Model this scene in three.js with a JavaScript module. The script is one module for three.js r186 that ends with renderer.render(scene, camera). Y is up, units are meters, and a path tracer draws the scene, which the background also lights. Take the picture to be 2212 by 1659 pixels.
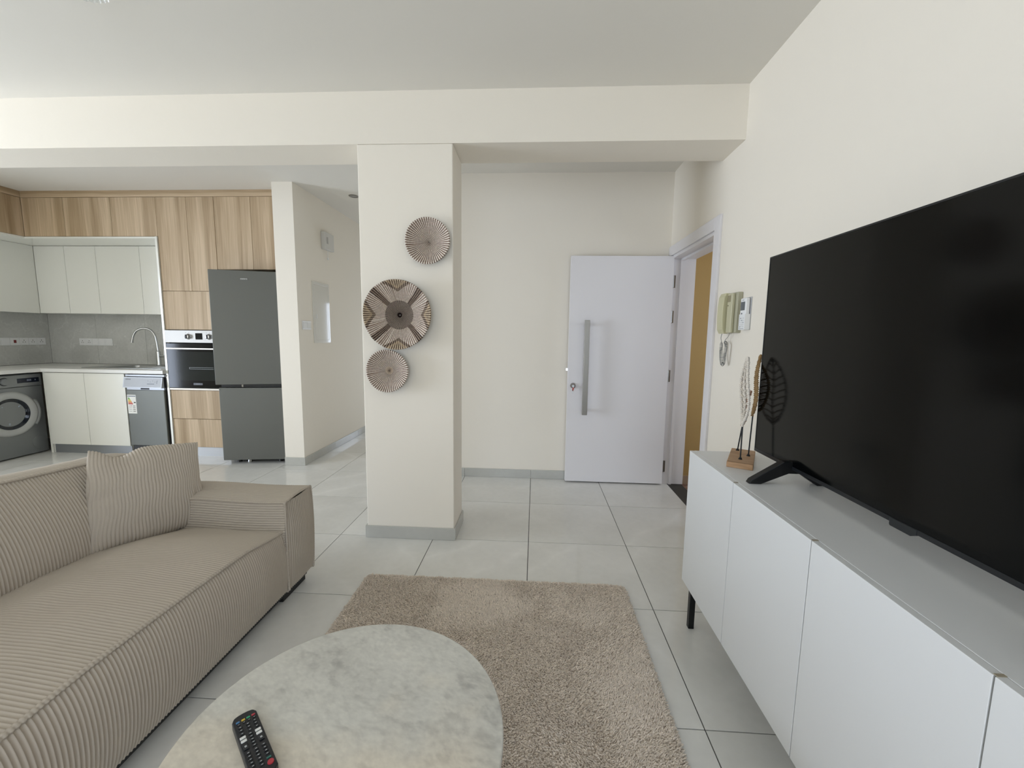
import * as THREE from 'three';
import { RoundedBoxGeometry } from 'three/addons/geometries/RoundedBoxGeometry.js';
import { mergeGeometries, mergeVertices } from 'three/addons/utils/BufferGeometryUtils.js';
import { RectAreaLightUniformsLib } from 'three/addons/lights/RectAreaLightUniformsLib.js';

// ---------------------------------------------------------------- camera, sky, light, exposure
const scene = new THREE.Scene();
const renderer = new THREE.WebGLRenderer({ antialias: true });
renderer.toneMapping = THREE.LinearToneMapping;
renderer.toneMappingExposure = 1.18;
renderer.shadowMap.enabled = true;
RectAreaLightUniformsLib.init();

const FPX = 892.07;
const camera = new THREE.PerspectiveCamera(2 * Math.atan(829.5 / FPX) * 180 / Math.PI, 2212 / 1659, 0.05, 60);
camera.position.set(0, 1.3191, 0);
camera.rotation.set(-0.1161, 0.0549, 0.01314, 'YXZ');

scene.background = new THREE.Color(0.77, 0.868, 1.0);
scene.backgroundIntensity = 1.9;

// daylight through the balcony doors beside the sofa: an area light in the opening
function daylight(w, h, x, y, z, tx, ty, tz, k, color = 0xddeaff) {
  const l = new THREE.RectAreaLight(color, k, w, h);
  l.position.set(x, y, z); l.lookAt(tx, ty, tz); scene.add(l); return l;
}
const XLL = -7.6;   // unseen outer wall of the living room, moved out for gentler light falloff
const WIN1 = { z0: -1.7, z1: 0.2, y0: 0.03, y1: 2.35 };
daylight(1.8, 2.2, XLL + 0.02, 1.19, -0.75, 0, 1.19, -0.75, 16.8);
// fill light from an added, unseen glazed opening behind the camera
const ADDED_WIN4 = { x0: -1.2, x1: 1.1, y0: 0.03, y1: 2.35 };
daylight(2.2, 2.2, -0.05, 1.19, 2.28, -0.05, 1.19, 0, 1.0);
const WIN2 = { x0: -1.5, x1: -0.965, y0: 0.1, y1: 1.85 };
daylight(0.48, 1.7, -1.23, 0.98, -6.98, -1.23, 0.98, 0, 3.6);
const ADDED_WIN3 = { z0: -3.45, z1: -2.3, y0: 0.8, y1: 2.1 };  // added landing window, unseen, gives the stair landing its own light
daylight(1.1, 1.25, 2.58, 1.45, -2.87, 0, 1.45, -2.87, 1.2);

// ---------------------------------------------------------------- helpers
let seed = 12345;
const rnd = () => { seed = (seed * 1664525 + 1013904223) >>> 0; return seed / 4294967296; };
const rr = (a, b) => a + (b - a) * rnd();
const clamp = (x, a = 0, b = 1) => Math.min(b, Math.max(a, x));
const mix = (a, b, t) => a + (b - a) * t;
const smooth = (a, b, x) => { const t = clamp((x - a) / (b - a)); return t * t * (3 - 2 * t); };
function hash(i, j, s) { let h = (i * 374761393 + j * 668265263 + s * 974634181) | 0; h = Math.imul(h ^ (h >>> 13), 1274126177); return ((h ^ (h >>> 16)) >>> 0) / 4294967296; }
function vnoise(x, y, p, q, s) {   // tileable value noise with periods p, q
  const i = Math.floor(x), j = Math.floor(y), fx = x - i, fy = y - j;
  const u = fx * fx * (3 - 2 * fx), v = fy * fy * (3 - 2 * fy);
  const m = (a, n) => ((a % n) + n) % n;
  const a = hash(m(i, p), m(j, q), s), b = hash(m(i + 1, p), m(j, q), s), c = hash(m(i, p), m(j + 1, q), s), d = hash(m(i + 1, p), m(j + 1, q), s);
  return mix(mix(a, b, u), mix(c, d, u), v);
}
function fbm(x, y, p, q, s, o = 4) { let t = 0, a = 0.5, n = 0; for (let k = 0; k < o; k++) { t += a * vnoise(x, y, p, q, s + k * 17); n += a; a *= 0.5; x *= 2; y *= 2; p *= 2; q *= 2; } return t / n; }
function tex(w, h, fn, { srgb = true, rx = 1, ry = 1 } = {}) {
  const d = new Uint8Array(w * h * 4);
  for (let j = 0; j < h; j++) for (let i = 0; i < w; i++) {
    const c = fn(i / w, j / h), k = (j * w + i) * 4;
    d[k] = clamp(c[0], 0, 255); d[k + 1] = clamp(c[1], 0, 255); d[k + 2] = clamp(c[2], 0, 255); d[k + 3] = 255;
  }
  const t = new THREE.DataTexture(d, w, h, THREE.RGBAFormat);
  t.wrapS = t.wrapT = THREE.RepeatWrapping; t.magFilter = THREE.LinearFilter; t.minFilter = THREE.LinearMipmapLinearFilter; t.generateMipmaps = true;
  if (srgb) t.colorSpace = THREE.SRGBColorSpace;
  t.repeat.set(rx, ry); t.needsUpdate = true; return t;
}
function canvasTex(w, h, draw) {
  const c = document.createElement('canvas'); c.width = w; c.height = h;
  draw(c.getContext('2d'), w, h);
  const t = new THREE.CanvasTexture(c); t.colorSpace = THREE.SRGBColorSpace; return t;
}
const used = {};
function numbered(n) { if (!(n in used)) { used[n] = 0; return n; } used[n]++; return n + '_' + String(used[n]).padStart(3, '0'); }
function mesh(name, geo, mat, parent) {
  const m = new THREE.Mesh(geo, mat); m.name = name; m.castShadow = m.receiveShadow = true;
  (parent || scene).add(m); return m;
}
function tag(o, label, category, group, kind) {
  o.userData.label = label; o.userData.category = category;
  if (group) o.userData.group = group; if (kind) o.userData.kind = kind; return o;
}
function thing(name, label, category, pos = [0, 0, 0], turn = 0, group) {
  const g = new THREE.Group(); g.name = numbered(name); g.position.set(...pos); g.rotation.y = turn; scene.add(g);
  return tag(g, label, category, group);
}
function structure(name, label, category, pos = [0, 0, 0]) { const g = thing(name, label, category, pos); g.userData.kind = 'structure'; return g; }
// metre uv by the dominant axis of the normal
function metreUV(geo, su = 1, sv = 1, ou = 0, ov = 0) {
  const p = geo.attributes.position, n = geo.attributes.normal, uv = new Float32Array(p.count * 2);
  for (let i = 0; i < p.count; i++) {
    const ax = Math.abs(n.getX(i)), ay = Math.abs(n.getY(i)), az = Math.abs(n.getZ(i));
    let u, v;
    if (ay >= ax && ay >= az) { u = p.getX(i); v = p.getZ(i); } else if (ax >= az) { u = p.getZ(i); v = p.getY(i); } else { u = p.getX(i); v = p.getY(i); }
    uv[2 * i] = u * su + ou; uv[2 * i + 1] = v * sv + ov;
  }
  geo.setAttribute('uv', new THREE.BufferAttribute(uv, 2)); return geo;
}
// box from extents, r > 0 rounds its edges
function bx(x0, x1, y0, y1, z0, z1, r = 0, seg = 2) {
  const w = Math.abs(x1 - x0), h = Math.abs(y1 - y0), d = Math.abs(z1 - z0);
  const g = r > 0 ? new RoundedBoxGeometry(w, h, d, seg, Math.min(r, w / 2.01, h / 2.01, d / 2.01)) : new THREE.BoxGeometry(w, h, d);
  g.translate((x0 + x1) / 2, (y0 + y1) / 2, (z0 + z1) / 2);
  return metreUV(g);
}
function cyl(r0, r1, h, n = 24) { return new THREE.CylinderGeometry(r0, r1, h, n); }
function tube(pts, r, seg = 40, n = 8, closed = false) {
  return new THREE.TubeGeometry(new THREE.CatmullRomCurve3(pts.map(p => new THREE.Vector3(...p)), closed), seg, r, n, closed);
}
function lathe(pts, n = 48) { return new THREE.LatheGeometry(pts.map(p => new THREE.Vector2(...p)), n); }
function extrude(pts, depth, bevel = 0, holes = []) {
  const s = new THREE.Shape(pts.map(p => new THREE.Vector2(...p)));
  for (const h of holes) s.holes.push(new THREE.Path(h.map(p => new THREE.Vector2(...p))));
  return new THREE.ExtrudeGeometry(s, { depth, bevelEnabled: bevel > 0, bevelSize: bevel, bevelThickness: bevel, bevelSegments: 2, curveSegments: 16 });
}
function roundRect(w, h, r, n = 6) {
  const o = [];
  for (const [cx, cy, a] of [[w / 2 - r, h / 2 - r, 0], [-w / 2 + r, h / 2 - r, 1], [-w / 2 + r, -h / 2 + r, 2], [w / 2 - r, -h / 2 + r, 3]])
    for (let k = 0; k <= n; k++) { const t = (a + k / n) * Math.PI / 2; o.push([cx + r * Math.cos(t), cy + r * Math.sin(t)]); }
  return o;
}
const M4 = (x, y, z, ry = 0, rx = 0, rz = 0) => new THREE.Matrix4().makeRotationFromEuler(new THREE.Euler(rx, ry, rz, 'YXZ')).setPosition(x, y, z);
// a grid surface fn(u, v) -> [x, y, z]
function grid(nu, nv, fn, { flip = false, uv = null } = {}) {
  const pos = new Float32Array((nu + 1) * (nv + 1) * 3), uvs = new Float32Array((nu + 1) * (nv + 1) * 2), idx = [];
  for (let j = 0; j <= nv; j++) for (let i = 0; i <= nu; i++) {
    const k = j * (nu + 1) + i, p = fn(i / nu, j / nv);
    pos[3 * k] = p[0]; pos[3 * k + 1] = p[1]; pos[3 * k + 2] = p[2];
    const q = uv ? uv(i / nu, j / nv) : [i / nu, j / nv]; uvs[2 * k] = q[0]; uvs[2 * k + 1] = q[1];
  }
  for (let j = 0; j < nv; j++) for (let i = 0; i < nu; i++) {
    const a = j * (nu + 1) + i, b = a + 1, c = a + nu + 1, d = c + 1;
    if (flip) idx.push(a, c, b, b, c, d); else idx.push(a, b, c, b, d, c);
  }
  const g = new THREE.BufferGeometry();
  g.setAttribute('position', new THREE.BufferAttribute(pos, 3)); g.setAttribute('uv', new THREE.BufferAttribute(uvs, 2)); g.setIndex(idx);
  g.computeVertexNormals(); return g;
}
// polyline profile with lengths; at(t) -> [x, y, nx, ny]
function profile(ctrl, n = 60) {
  const c = new THREE.CatmullRomCurve3(ctrl.map(p => new THREE.Vector3(p[0], p[1], 0)), false, 'catmullrom', 0.5);
  const len = c.getLength();
  return { len, at(t) { t = clamp(t); const p = c.getPointAt(t), d = c.getTangentAt(clamp(t, 0.001, 0.999)); return [p.x, p.y, -d.y, d.x]; } };
}
const std = (o) => new THREE.MeshStandardMaterial(o);
const phy = (o) => new THREE.MeshPhysicalMaterial(o);

// ---------------------------------------------------------------- materials
const plasterBump = tex(256, 256, (u, v) => { const t = 255 * fbm(u * 32, v * 32, 32, 32, 5, 3); return [t, t, t]; }, { srgb: false });
const M = {};
M.wall = std({ color: 0xf1e9da, roughness: 0.88, bumpMap: plasterBump, bumpScale: 0.0006 });
M.ceiling = std({ color: 0xe6e1d6, roughness: 0.92, bumpMap: plasterBump, bumpScale: 0.0005 });
M.white = std({ color: 0xf0efec, roughness: 0.45 });
M.plastic = std({ color: 0xeeedea, roughness: 0.38 });
M.black = std({ color: 0x111213, roughness: 0.45 });
M.blackMetal = std({ color: 0x0e0f10, roughness: 0.4, metalness: 0.3 });
M.steel = std({ color: 0xb4b5b3, roughness: 0.3, metalness: 1 });
M.brushed = std({ color: 0x8d8981, roughness: 0.36, metalness: 1 });
M.chrome = std({ color: 0xd0d2d4, roughness: 0.1, metalness: 1 });
M.darkGap = std({ color: 0x1a1a1a, roughness: 0.9 });
M.grout = std({ color: 0x45423e, roughness: 0.95 });

const tileMap = tex(1024, 1024, (u, v) => {
  const w = fbm(u * 5, v * 5, 5, 5, 11, 5), w2 = fbm(u * 3 + 4, v * 3, 3, 3, 31, 4);
  const a = u * 3 + v * 4 + (w - 0.5) * 1.3, vein = Math.pow(1 - Math.abs(2 * (a - Math.floor(a)) - 1), 7) * smooth(0.45, 0.72, w2);
  const b = u * 4 + v * 5 + (w2 - 0.5) * 1.2, v2 = Math.pow(1 - Math.abs(2 * (b - Math.floor(b)) - 1), 4) * smooth(0.4, 0.7, w);
  const g = fbm(u * 90, v * 90, 90, 90, 7, 2) - 0.5;
  const t = (w2 - 0.5) * 26 + (w - 0.5) * 16 + g * 5 - vein * 13 + v2 * 7;
  return [229 + t, 227 + t, 220 + t * 1.05];
});
M.tile = phy({ map: tileMap, roughness: 0.09, ior: 1.5 });
M.skirt = phy({ map: tileMap, roughness: 0.14, color: 0xd6d6d3 });   // a greyer tile than the floor's
const stoneMap = tex(512, 512, (u, v) => {
  const w = fbm(u * 4, v * 4, 4, 4, 71, 5), g = fbm(u * 70, v * 70, 70, 70, 9, 2) - 0.5;
  const a = u * 3 - v * 2 + (w - 0.5) * 3, vein = Math.pow(1 - Math.abs(2 * (a - Math.floor(a)) - 1), 24);
  const t = (w - 0.5) * 34 + g * 10 + vein * 14; return [196 + t, 195 + t, 188 + t];
});
M.splash = std({ map: stoneMap, roughness: 0.5 });
const woodMap = tex(512, 1024, (u, v) => {
  const x = u + (fbm(u * 3, v * 2, 3, 2, 3, 3) - 0.5) * 0.03;
  const band = fbm(x * 9, v * 1, 9, 1, 21, 3), fine = fbm(x * 90, v * 4, 90, 4, 23, 3), pore = fbm(x * 220, v * 12, 220, 12, 25, 2);
  const streak = smooth(0.62, 0.8, vnoise(x * 22, v * 1.0, 22, 1, 41));
  const t = (band - 0.5) * 46 + (fine - 0.5) * 30 + (pore - 0.5) * 20 - streak * 20;
  return [196 + t, 172 + t * 1.02, 140 + t * 1.05];
});
M.wood = std({ map: woodMap, roughness: 0.55 });
const woodBase = tex(256, 256, (u, v) => {
  const x = v + (fbm(u * 2, v * 3, 2, 3, 3, 3) - 0.5) * 0.08, f = fbm(u * 3, x * 60, 3, 60, 23, 3), b = fbm(u, x * 9, 1, 9, 9, 2);
  const t = (f - 0.5) * 50 + (b - 0.5) * 40; return [178 + t, 141 + t, 104 + t];
});
M.decorWood = std({ map: woodBase, roughness: 0.6 });
M.cabWhite = phy({ color: 0xefede2, roughness: 0.22, clearcoat: 0.3, clearcoatRoughness: 0.1 });
M.counter = std({ color: 0xe9e7e0, roughness: 0.35 });
M.tvUnit = std({ color: 0xe6e7e6, roughness: 0.36 });
const marbleMap = tex(1024, 1024, (u, v) => {
  const wob = (fbm(u * 5, v * 5, 5, 5, 61, 3) - 0.5) * 0.05, X = u + v * 0.45 + wob, Y = v - u * 0.45 - wob;   // the grain runs slantwise
  const a = fbm(X * 26, Y * 50, 512, 512, 51, 4), b = fbm(X * 70, Y * 120, 2048, 2048, 53, 3), c = fbm(u * 3, v * 3, 3, 3, 55, 4), d = fbm(X * 5, Y * 8, 512, 512, 59, 3), sp = vnoise(u * 170, v * 130, 170, 130, 57);
  const dk = smooth(0.44, 0.85, a) * (0.4 + 0.7 * smooth(0.3, 0.7, d)), warm = smooth(0.46, 0.68, c);
  const t = -dk * 24 + (b - 0.5) * 22 + (d - 0.5) * -22 - (sp > 0.993 ? 30 : 0);
  return [210 + t + warm * 6, 208 + t, 199 + t * 0.95 - warm * 7];
});
M.marble = phy({ map: marbleMap, roughness: 0.3 });
M.cord = phy({ color: 0xbdb2a3, roughness: 0.95, sheen: 0.5, sheenRoughness: 0.6, sheenColor: new THREE.Color(0.62, 0.57, 0.50) });
M.doorWhite = std({ color: 0xe8e4e3, roughness: 0.42 });
M.fridge = std({ color: 0x666762, roughness: 0.42, metalness: 0.45 });
M.applianceGrey = std({ color: 0x8a8c8b, roughness: 0.42, metalness: 0.35 });
M.glassBlack = phy({ color: 0x08090a, roughness: 0.08, specularIntensity: 0.35 });

// ---------------------------------------------------------------- room shell
const CEIL = 2.715, RW = 1.152, BEAMZ = -2.518, BEAMZ2 = -2.803, BEAMY = 2.4256;
const XL = -5.92, ZB = 2.3, ZK = -4.75, ZE = -3.744, ZH = -7.0;
function wallBoxes(name, label, boxes, mat = M.wall) {
  const m = mesh(name, mergeGeometries(boxes.map(b => bx(...b))), mat);
  return tag(m, label, 'wall', null, 'structure');
}
wallBoxes('wall_left', 'unseen white wall with the balcony opening beside the sofa, moved out for gentler light falloff', [
  [XLL - 0.2, XLL, -0.1, CEIL, -2.3, WIN1.z0], [XLL - 0.2, XLL, -0.1, CEIL, WIN1.z1, ZB], [XLL - 0.2, XLL, WIN1.y1, CEIL, WIN1.z0, WIN1.z1], [XLL - 0.2, XLL, -0.1, WIN1.y0, WIN1.z0, WIN1.z1]]);
wallBoxes('wall_kitchen_side', 'white wall behind the washing machine run, lengthened out of view to shade the kitchen', [[XL - 0.2, XL, -0.1, CEIL, ZK - 0.2, -2.3], [XLL - 0.2, XL - 0.2, -0.1, CEIL, -2.5, -2.3]]);  // stretch past the cabinets and its return are added to shade the kitchen
wallBoxes('wall_back', 'white wall with added glazed doors for fill light, closing the living room behind the coffee table', [[XLL - 0.2, ADDED_WIN4.x0, -0.1, CEIL, ZB, ZB + 0.2], [ADDED_WIN4.x1, RW + 0.2, -0.1, CEIL, ZB, ZB + 0.2], [ADDED_WIN4.x0, ADDED_WIN4.x1, ADDED_WIN4.y1, CEIL, ZB, ZB + 0.2], [ADDED_WIN4.x0, ADDED_WIN4.x1, -0.1, ADDED_WIN4.y0, ZB, ZB + 0.2]]);
const DZ0 = -3.72, DZ1 = -2.83, DY = 2.02;   // opening for the entrance door
wallBoxes('wall_right', 'cream white wall behind the television and around the entrance', [
  [RW, RW + 0.2, -0.1, CEIL, DZ1, ZB], [RW, RW + 0.2, DY, CEIL, DZ0, DZ1], [RW, RW + 0.2, -0.1, CEIL, ZE - 0.2, DZ0]]);
wallBoxes('wall_entry', 'white wall behind the open entrance door', [[-1.05, RW, -0.1, CEIL, ZE - 0.2, ZE]]);
wallBoxes('wall_kitchen', 'white kitchen wall behind the cabinets', [[XL, -2.487, -0.1, CEIL, ZK - 0.2, ZK]]);
wallBoxes('wall_partition', 'white partition wall between fridge and hallway', [[-2.487, -2.2875, -0.1, CEIL, ZH, -3.905]]);
wallBoxes('wall_hall', 'white walls closing the far hallway around its glazed door', [
  [-0.5, -0.3, -0.1, CEIL, ZH, ZE - 0.2], [-2.487, WIN2.x0, -0.1, CEIL, ZH - 0.2, ZH], [WIN2.x1, -0.3, -0.1, CEIL, ZH - 0.2, ZH], [WIN2.x0, WIN2.x1, WIN2.y1, CEIL, ZH - 0.2, ZH], [WIN2.x0, WIN2.x1, -0.1, WIN2.y0, ZH - 0.2, ZH]]);
const ceil = mesh('ceiling', bx(XLL - 0.2, RW + 0.2, CEIL, CEIL + 0.15, ZH - 0.2, ZB + 0.2), M.ceiling);
tag(ceil, 'flat white plaster ceiling over living room, kitchen and hallway', 'ceiling', null, 'structure');
const beam = mesh('beam', bx(XLL, RW, BEAMY, CEIL, BEAMZ2, BEAMZ), M.wall);
tag(beam, 'white ceiling beam carried by the pillar', 'beam', null, 'structure');
const pillar = structure('pillar', 'square white pillar with three woven baskets hung on it', 'pillar', [-0.786, 0, -2.66]);
mesh('shaft', bx(-0.2851, 0.2851, -0.05, BEAMY, -0.143, 0.142, 0.006), M.wall, pillar);

// floor of separate glazed tiles on a grout bed
const floor = structure('floor', 'pale grey polished porcelain tile floor', 'floor', [0, 0, 0]);
mesh('grout_bed', bx(XLL, RW + 0.2, -0.1, -0.004, ZH, ZB), M.grout, floor);
{
  const T = 0.62, J = 0.0042, X0 = 0.6001, Z0 = -1.2908, variants = [];
  for (let k = 0; k < 10; k++) {
    const g = bx(-T / 2 + J / 2, T / 2 - J / 2, -0.012, 0, -T / 2 + J / 2, T / 2 - J / 2);
    variants.push(metreUV(g, 0.42 * (k % 2 ? 1 : -1), 0.42, rnd(), rnd()));
  }
  const cut = new Map();
  for (let i = -14; i <= 1; i++) for (let j = -6; j <= 10; j++) {
    let x0 = X0 + i * T, x1 = x0 + T, z0 = Z0 - j * T - T, z1 = z0 + T;
    x0 = Math.max(x0, z1 < -2.4 ? XL : XLL); x1 = Math.min(x1, RW + (z0 < -2.7 ? 0.07 : 0)); z0 = Math.max(z0, ZH); z1 = Math.min(z1, ZB);
    if (x1 - x0 < 0.02 || z1 - z0 < 0.02) continue;
    if (x1 < -2.5 && z1 < ZK) continue;
    if (x0 > -0.4 && z1 < ZE - 0.15) continue;
    const full = x1 - x0 > T - 0.001 && z1 - z0 > T - 0.001;
    const k = Math.floor(hash(i + 40, j + 40, 3) * 10);
    let g = variants[k];
    if (!full) {
      const key = [(x1 - x0).toFixed(3), (z1 - z0).toFixed(3), k].join();
      if (!cut.has(key)) { const w = (x1 - x0 - J) / 2, d = (z1 - z0 - J) / 2; cut.set(key, metreUV(bx(-w, w, -0.012, 0, -d, d), 0.42, 0.42, hash(k, 1, 1), hash(k, 2, 2))); }
      g = cut.get(key);
    }
    const m = mesh('tile', g, M.tile, floor); m.position.set((x0 + x1) / 2, 0, (z0 + z1) / 2);
  }
}
// skirting in tile lengths, a thin joint between them
function skirting(name, label, runs) {
  const s = structure(name, label, 'skirting');
  const H = 0.08, D = 0.011;
  for (const [x0, z0, x1, z1, nx, nz, off = 0] of runs) {
    const L = Math.hypot(x1 - x0, z1 - z0), dx = (x1 - x0) / L, dz = (z1 - z0) / L;
    let a = 0, b = off || Math.min(0.62, L);
    while (a < L - 1e-3) {
      const p = a + 0.0008, q = Math.min(b, L) - 0.0008;
      const xa = x0 + dx * p, xb = x0 + dx * q, za = z0 + dz * p, zb = z0 + dz * q;
      const g = bx(Math.min(xa, xb, xa + nx * D, xb + nx * D), Math.max(xa, xb, xa + nx * D, xb + nx * D), 0.0005, H, Math.min(za, zb, za + nz * D, zb + nz * D), Math.max(za, zb, za + nz * D, zb + nz * D), 0.0015, 1);
      mesh('skirting_tile', metreUV(g, 0.42, 0.42, rnd(), rnd()), M.skirt, s);
      a = b; b += 0.62;
    }
  }
  return s;
}
skirting('baseboard_pillar', 'grey tile skirting round the foot of the pillar', [
  [-1.0712 - 0.011, BEAMZ, -0.501 + 0.011, BEAMZ, 0, 1, 0.5922], [-0.501, BEAMZ, -0.501, BEAMZ2, 1, 0], [-1.0712, BEAMZ, -1.0712, BEAMZ2, -1, 0], [-1.0712, BEAMZ2, -0.501, BEAMZ2, 0, -1]]);
skirting('baseboard_entry', 'grey tile skirting under the wall behind the open door', [[-1.05, ZE, RW - 0.01, ZE, 0, 1, 0.41]]);
skirting('baseboard_partition', 'grey tile skirting along the partition and hallway wall', [[-2.487, -3.905, -2.2765, -3.905, 0, 1], [-2.2875, -3.905, -2.2875, ZH, 1, 0, 0.62]]);
skirting('baseboard_right', 'grey tile skirting under the television wall', [[RW, DZ1 + 0.087, RW, ZB, -1, 0]]);
skirting('baseboard_back', 'grey tile skirting under the wall behind the coffee table', [[XLL, ZB, ADDED_WIN4.x0, ZB, 0, -1], [ADDED_WIN4.x1, ZB, RW, ZB, 0, -1]]);

// windows: white frames with panes
const paneMat = phy({ color: 0xffffff, transmission: 1, thickness: 0, roughness: 0.0, ior: 1.45 });
function windowFrame(name, label, axis, at, a0, a1, y0, y1, leaves) {
  const w = structure(name, label, 'window');
  const F = 0.06, put = (n, p, q, r, s, d, m) => mesh(n, axis === 'x' ? bx(at - d, at + d, r, s, p, q) : bx(p, q, r, s, at - d, at + d), m, w);
  put('frame', a0, a1, y1 - F, y1, 0.03, M.white); put('frame', a0, a1, y0, y0 + F, 0.03, M.white);
  const n = leaves, step = (a1 - a0) / n;
  for (let k = 0; k <= n; k++) { const c = a0 + k * step; put('frame', Math.max(a0, c - F / 2), Math.min(a1, c + F / 2), y0 + F, y1 - F, 0.03, M.white); }
  for (let k = 0; k < n; k++) put('pane', a0 + k * step + F / 2, a0 + (k + 1) * step - F / 2, y0 + F, y1 - F, 0.003, paneMat);
  return w;
}
windowFrame('window_1', 'white framed glazed balcony doors beside the sofa', 'x', XLL - 0.1, WIN1.z0, WIN1.z1, WIN1.y0, WIN1.y1, 2);
windowFrame('window_4', 'added unseen glazed doors behind the camera, put in for fill light', 'z', ZB + 0.1, ADDED_WIN4.x0, ADDED_WIN4.x1, ADDED_WIN4.y0, ADDED_WIN4.y1, 2);  // added doors, out of view, for the fill light
windowFrame('window_2', 'narrow glazed door at the far end of the hallway', 'z', ZH - 0.1, WIN2.x0, WIN2.x1, WIN2.y0, WIN2.y1, 1);

// stair landing outside the entrance
const beige = std({ color: 0xc4a56c, roughness: 0.85, bumpMap: plasterBump, bumpScale: 0.0008 });
const granite = std({ map: tex(256, 256, (u, v) => { const a = vnoise(u * 60, v * 60, 60, 60, 3), b = vnoise(u * 25, v * 25, 25, 25, 4); const t = (a - 0.5) * 60 + (b - 0.5) * 50; return [128 + t, 96 + t, 82 + t]; }), roughness: 0.35 });
const landing = structure('wall_landing', 'beige plastered stair landing seen through the open entrance', 'wall');
mesh('plaster', mergeGeometries([bx(1.352, 2.8, -0.2, 2.7, -4.0, -3.80), bx(1.352, 2.8, -0.2, 2.7, -1.8, -1.6), bx(1.352, 2.8, 2.6, 2.75, -3.8, -1.8),
  bx(2.6, 2.8, -0.2, 2.6, -3.8, ADDED_WIN3.z0), bx(2.6, 2.8, -0.2, 2.6, ADDED_WIN3.z1, -1.8), bx(2.6, 2.8, -0.2, ADDED_WIN3.y0, ADDED_WIN3.z0, ADDED_WIN3.z1), bx(2.6, 2.8, ADDED_WIN3.y1, 2.6, ADDED_WIN3.z0, ADDED_WIN3.z1)]), beige, landing);
mesh('landing_floor', bx(1.225, 2.6, -0.16, -0.03, -3.8, -1.8), granite, landing);
for (let k = 0; k < 5; k++) mesh('skirting_tile', bx(1.353 + k * 0.25, 1.353 + k * 0.25 + 0.246, -0.03, 0.05, -3.8, -3.788), std({ color: 0xb7a28a, roughness: 0.5 }), landing);
windowFrame('window_3', 'added unseen stair landing window, put in to light the beige wall', 'x', 2.7, ADDED_WIN3.z0, ADDED_WIN3.z1, ADDED_WIN3.y0, ADDED_WIN3.y1, 1);  // added opening, out of view, that lights the landing plaster

// ---------------------------------------------------------------- entrance door
{
  const d = structure('door_1', 'wide white entrance door standing open against the wall', 'door', [1.161, 0, -3.69]);
  const L = (x) => x - 1.161, Z = (z) => z + 3.69;
  const leaf = mesh('leaf', bx(L(0.2926), L(1.161), 0.012, 2.008, -0.027, 0.029, 0.002, 1), M.doorWhite, d);
  mesh('edge_strip', bx(L(0.2905), L(0.2935), 1.07, 2.0, 0.020, 0.0294), std({ color: 0xf6f4f0, roughness: 0.4 }), leaf);
  mesh('edge_strip', bx(L(0.2905), L(0.2935), 0.02, 0.87, 0.020, 0.0294), std({ color: 0xf6f4f0, roughness: 0.4 }), leaf);
  const h = mesh('pull_handle', bx(L(0.417), L(0.462), 0.640, 1.460, Z(-3.600), Z(-3.578), 0.003, 1), M.brushed, d);
  for (const y of [0.675, 1.425]) mesh('standoff', bx(L(0.430), L(0.450), y - 0.012, y + 0.012, Z(-3.661), Z(-3.600)), M.brushed, h);
  const lock = mesh('lock_cylinder', cyl(0.024, 0.024, 0.012, 28).rotateX(Math.PI / 2).translate(L(0.340), 0.888, Z(-3.655)), std({ color: 0x77706a, roughness: 0.4, metalness: 0.9 }), d);
  mesh('lock_core', cyl(0.010, 0.010, 0.02, 16).rotateX(Math.PI / 2).translate(L(0.340), 0.886, Z(-3.650)), M.steel, lock);
  const key = mesh('key', mergeGeometries([bx(L(0.3385), L(0.3415), 0.866, 0.89, Z(-3.650), Z(-3.625)), bx(L(0.334), L(0.340), 0.822, 0.852, Z(-3.634), Z(-3.632))]), M.steel, d);
  mesh('key_tag', extrude([[-0.006, 0], [0.009, 0.004], [0.004, -0.012], [-0.002, -0.034], [-0.007, -0.026]].map(([a, b]) => [a, b]), 0.003, 0.001).translate(L(0.341), 0.872, Z(-3.636)), std({ color: 0xc4493a, roughness: 0.5 }), key);
  mesh('latch_bolt', bx(L(0.276), L(0.2926), 1.018, 1.040, -0.008, 0.008), M.chrome, d);
  for (const y of [1.80, 1.50, 0.985, 0.165]) {
    const hg = mesh('hinge', bx(L(1.163), L(1.192), y - 0.052, y + 0.052, -0.0145, -0.0065, 0.002, 1), M.brushed, d);
    mesh('hinge_barrel', cyl(0.007, 0.007, 0.10, 12).translate(L(1.1685), y, 0.004), M.steel, hg);
  }
  const f = structure('trim_1', 'white door frame with flat casing around the entrance opening', 'door frame', [RW, 0, -3.27]);
  const fz = (z) => z + 3.27, fx = (x) => x - RW;
  mesh('casing', bx(-0.016, 0.0, 0, 2.092, fz(-2.828), fz(-2.745), 0.002, 1), M.doorWhite, f);
  mesh('casing', bx(-0.016, 0.0, 2.012, 2.092, fz(-3.738), fz(-2.829), 0.002, 1), M.doorWhite, f);
  mesh('jamb', bx(-0.004, 0.206, 0, 2.012, fz(-3.735), fz(-3.705)), M.doorWhite, f);
  mesh('jamb', bx(0.0, 0.206, 0, 2.012, fz(-2.852), fz(-2.830)), M.doorWhite, f);
  mesh('head_jamb', bx(0.0, 0.206, 1.99, 2.02, fz(-3.704), fz(-2.853)), M.doorWhite, f);
  mesh('door_stop', bx(0.075, 0.1, 0.0, 1.988, fz(-3.704), fz(-3.690)), M.doorWhite, f);
  mesh('door_stop', bx(0.075, 0.1, 1.972, 1.989, fz(-3.689), fz(-2.853)), M.doorWhite, f);
}

// ---------------------------------------------------------------- kitchen
const KZ = -4.10, G = 0.0034;   // plane of the tall fronts, gap between fronts
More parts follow.
